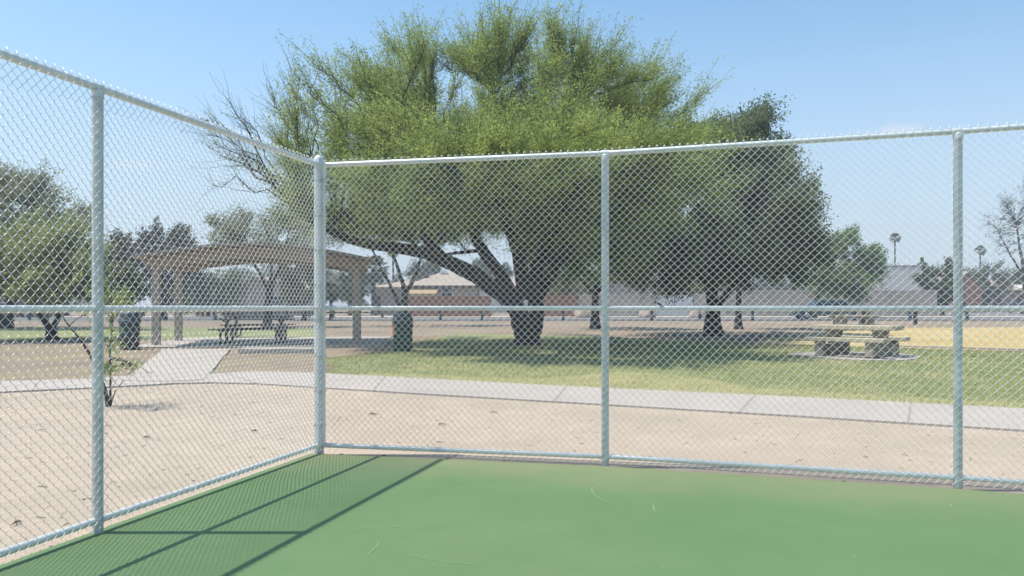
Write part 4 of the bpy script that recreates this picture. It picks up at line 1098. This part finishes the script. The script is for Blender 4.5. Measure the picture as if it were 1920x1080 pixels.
# fine dry scraps strewn over the sand, too many to count
nl = 1300
uu = NR.uniform(-60, 2000, nl); ylo, yhi = 5.0, 17.0
yy_ = NR.uniform(ylo, yhi, nl); xx = (uu - U0) / F * yy_; pl = np.stack([xx, yy_], 1)
okl = in_poly(pl, sand_poly) & ~in_poly(pl, [tuple(p) for p in cpoly])
pl = pl[okl]; nl = len(pl); zl = np.array([g(y) for y in pl[:, 1]]) + .010
aa = NR.uniform(0, PI, nl); ln = NR.gamma(1.5, .010, nl) + .005; d3 = np.stack([np.cos(aa) * ln, np.sin(aa) * ln, NR.normal(0, .003, nl)], 1)
c3_ = np.stack([pl[:, 0], pl[:, 1], zl], 1); rr3 = NR.uniform(.0015, .0045, nl)[:, None] * np.array([[.6, 1, .5]])
v, q = tubes(np.stack([c3_ - d3, c3_ + [0, 0, .004], c3_ + d3], 1), rr3, 4)
o = link('sand_litter', np_mesh('sand_litter', v, q), M['scrap']); tag(o, 'fine dry twig scraps strewn over the sand', 'litter', kind='stuff')

# grass blades: lawn tufts as one uncountable mass
NG = 130000
yy_ = 10 + 20 * NR.random(NG) ** 1.35; xx = (NR.uniform(560, 2000, NG) - U0) / F * yy_
pp = np.stack([xx, yy_], 1); k = in_poly(pp, lawn); pp = pp[k]
gzv = np.array([g(y) for y in pp[:, 1]]) + .01
n_ = len(pp); hgt = NR.uniform(.012, .038, n_); an = NR.uniform(0, PI, n_); lean = NR.normal(0, .02, (n_, 2)); wd = .006 * pp[:, 1] / 16
base_ = np.stack([pp[:, 0], pp[:, 1], gzv], 1); dx = np.stack([np.cos(an) * wd, np.sin(an) * wd, np.zeros(n_)], 1)
tip = base_ + np.stack([lean[:, 0], lean[:, 1], hgt], 1)
V = np.stack([base_ - dx, base_ + dx, tip + dx * .2, tip - dx * .2], 1).reshape(-1, 3)
patch = .5 + .5 * np.sin(pp[:, 0] * .9 + 1.3 * np.sin(pp[:, 1] * .7)) * np.sin(pp[:, 1] * .8 + pp[:, 0] * .35)
nearp = in_poly(pp + NR.normal(0, .45, pp.shape), straw)
tone = np.clip(.15 + .45 * patch + NR.normal(0, .15, n_) + .4 * nearp, 0, 1)
o = link('grass', np_mesh('grass', V, np.arange(4 * n_).reshape(-1, 4), False, np.repeat(tone, 4)), L['grass']); tag(o, 'short patchy lawn grass beyond the path', 'grass', kind='stuff')

# ------------------------------------------------------------------ sky and sun
EL = math.radians(65); AZ = math.radians(-90)         # sun on the left (-X)
w = bpy.data.worlds.new('World'); scene.world = w; w.use_nodes = True
nt = w.node_tree; bg = nt.nodes['Background']
sky = nt.nodes.new('ShaderNodeTexSky'); sky.sky_type = 'NISHITA'; sky.sun_disc = False
sky.sun_elevation = EL; sky.sun_rotation = AZ; sky.altitude = 300; sky.air_density = 1.0; sky.dust_density = 1.0; sky.ozone_density = 1.0
# paler hazy band low on the horizon and two faint wisps of cloud, all by direction in the sky
tc = nt.nodes.new('ShaderNodeTexCoord'); sx = nt.nodes.new('ShaderNodeSeparateXYZ'); nt.links.new(tc.outputs['Generated'], sx.inputs[0])
mr = nt.nodes.new('ShaderNodeMapRange'); mr.interpolation_type = 'SMOOTHSTEP'
for i_, v_ in enumerate((0, 0.0, .40, .85, 0.0)):
    if i_: mr.inputs[i_].default_value = v_
nt.links.new(sx.outputs['Z'], mr.inputs[0])
mx = nt.nodes.new('ShaderNodeMix'); mx.data_type = 'RGBA'; nt.links.new(mr.outputs[0], mx.inputs[0]); tn = nt.nodes.new('ShaderNodeMix'); tn.data_type = 'RGBA'; tn.blend_type = 'MULTIPLY'; tn.inputs[0].default_value = 1; nt.links.new(sky.outputs[0], tn.inputs[6]); tn.inputs[7].default_value = (.80, 1.0, 1.0, 1)
nt.links.new(tn.outputs[2], mx.inputs[6]); mx.inputs[7].default_value = (2.98, 3.36, 4.08, 1)
cur = mx.outputs[2]
for (cu, cv, wu, wv_, k_) in ((1668, 243, 75, 16, .45), (262, 308, 70, 12, .30)):
    d_ = (P(cu, cv, 100) - Vector((0, 0, H))).normalized(); rt = Vector((0, 0, 1)).cross(d_).normalized(); up_ = d_.cross(rt)
    def dotn(vec, sc):
        n1 = nt.nodes.new('ShaderNodeVectorMath'); n1.operation = 'DOT_PRODUCT'; nt.links.new(tc.outputs['Generated'], n1.inputs[0]); n1.inputs[1].default_value = vec
        n2 = nt.nodes.new('ShaderNodeMath'); n2.operation = 'MULTIPLY'; nt.links.new(n1.outputs['Value'], n2.inputs[0]); n2.inputs[1].default_value = sc; return n2.outputs[0]
    cb = nt.nodes.new('ShaderNodeCombineXYZ'); nt.links.new(dotn(rt, F / wu), cb.inputs[0]); nt.links.new(dotn(up_, F / wv_), cb.inputs[1])
    ln_ = nt.nodes.new('ShaderNodeVectorMath'); ln_.operation = 'LENGTH'; nt.links.new(cb.outputs[0], ln_.inputs[0])
    nz = nt.nodes.new('ShaderNodeTexNoise'); nz.inputs['Scale'].default_value = 60; nz.inputs['Detail'].default_value = 5; nt.links.new(tc.outputs['Generated'], nz.inputs['Vector'])
    ad = nt.nodes.new('ShaderNodeMath'); ad.operation = 'MULTIPLY_ADD'; nt.links.new(nz.outputs['Fac'], ad.inputs[0]); ad.inputs[1].default_value = 1.6; nt.links.new(ln_.outputs['Value'], ad.inputs[2])
    m2 = nt.nodes.new('ShaderNodeMapRange'); m2.interpolation_type = 'SMOOTHSTEP'; nt.links.new(ad.outputs[0], m2.inputs[0])
    m2.inputs[1].default_value = .7; m2.inputs[2].default_value = 1.7; m2.inputs[3].default_value = k_; m2.inputs[4].default_value = 0
    fr_ = nt.nodes.new('ShaderNodeMath'); fr_.operation = 'GREATER_THAN'; nt.links.new(dotn(d_, 1), fr_.inputs[0]); fr_.inputs[1].default_value = .5
    ml = nt.nodes.new('ShaderNodeMath'); ml.operation = 'MULTIPLY'; nt.links.new(m2.outputs[0], ml.inputs[0]); nt.links.new(fr_.outputs[0], ml.inputs[1])
    mc = nt.nodes.new('ShaderNodeMix'); mc.data_type = 'RGBA'; nt.links.new(ml.outputs[0], mc.inputs[0]); nt.links.new(cur, mc.inputs[6]); mc.inputs[7].default_value = (4.3, 4.2, 4.4, 1); cur = mc.outputs[2]
nt.links.new(cur, bg.inputs['Color']); bg.inputs['Strength'].default_value = .15
sl = bpy.data.lights.new('sun', 'SUN'); sl.energy = 4.0; sl.angle = math.radians(.53); sl.color = (1, .95, .87)
so = bpy.data.objects.new('sun', sl); COL.objects.link(so)
sd = Vector((-math.cos(EL), .0, math.sin(EL)))
so.rotation_euler = sd.to_track_quat('Z', 'Y').to_euler(); so.location = (0, 0, 30)

# thin haze volume added to lift the dark tones like veiling lens glare
hb_ = BM(); hb_.box((0, 170, 6.0), (804, 464, 16)); hz_ = bpy.data.materials.new('glare_haze'); hz_.use_nodes = True
hn = hz_.node_tree; hn.nodes.remove(hn.nodes['Principled BSDF']); pv = hn.nodes.new('ShaderNodeVolumePrincipled')
pv.inputs['Color'].default_value = (.93, .95, 1, 1); pv.inputs['Density'].default_value = HAZE; pv.inputs['Anisotropy'].default_value = .2
hn.links.new(pv.outputs[0], hn.nodes['Material Output'].inputs['Volume'])
tag(hb_.build('haze', hz_), kind='stuff')
# ------------------------------------------------------------------ camera
cd = bpy.data.cameras.new('camera'); cd.sensor_width = 36; cd.lens = 36 * F / 1920; cd.shift_y = (V0 - 540) / 1920; cd.clip_end = 3000; cd.clip_start = .05
co = bpy.data.objects.new('camera', cd); COL.objects.link(co); co.location = (0, 0, H); co.rotation_euler = (PI / 2, 0, 0)
scene.camera = co
scene.view_settings.view_transform = 'Standard'; scene.view_settings.look = 'None'; scene.view_settings.exposure = .46; scene.view_settings.gamma = 1
scene.cycles.max_bounces = 6; scene.cycles.transparent_max_bounces = 4
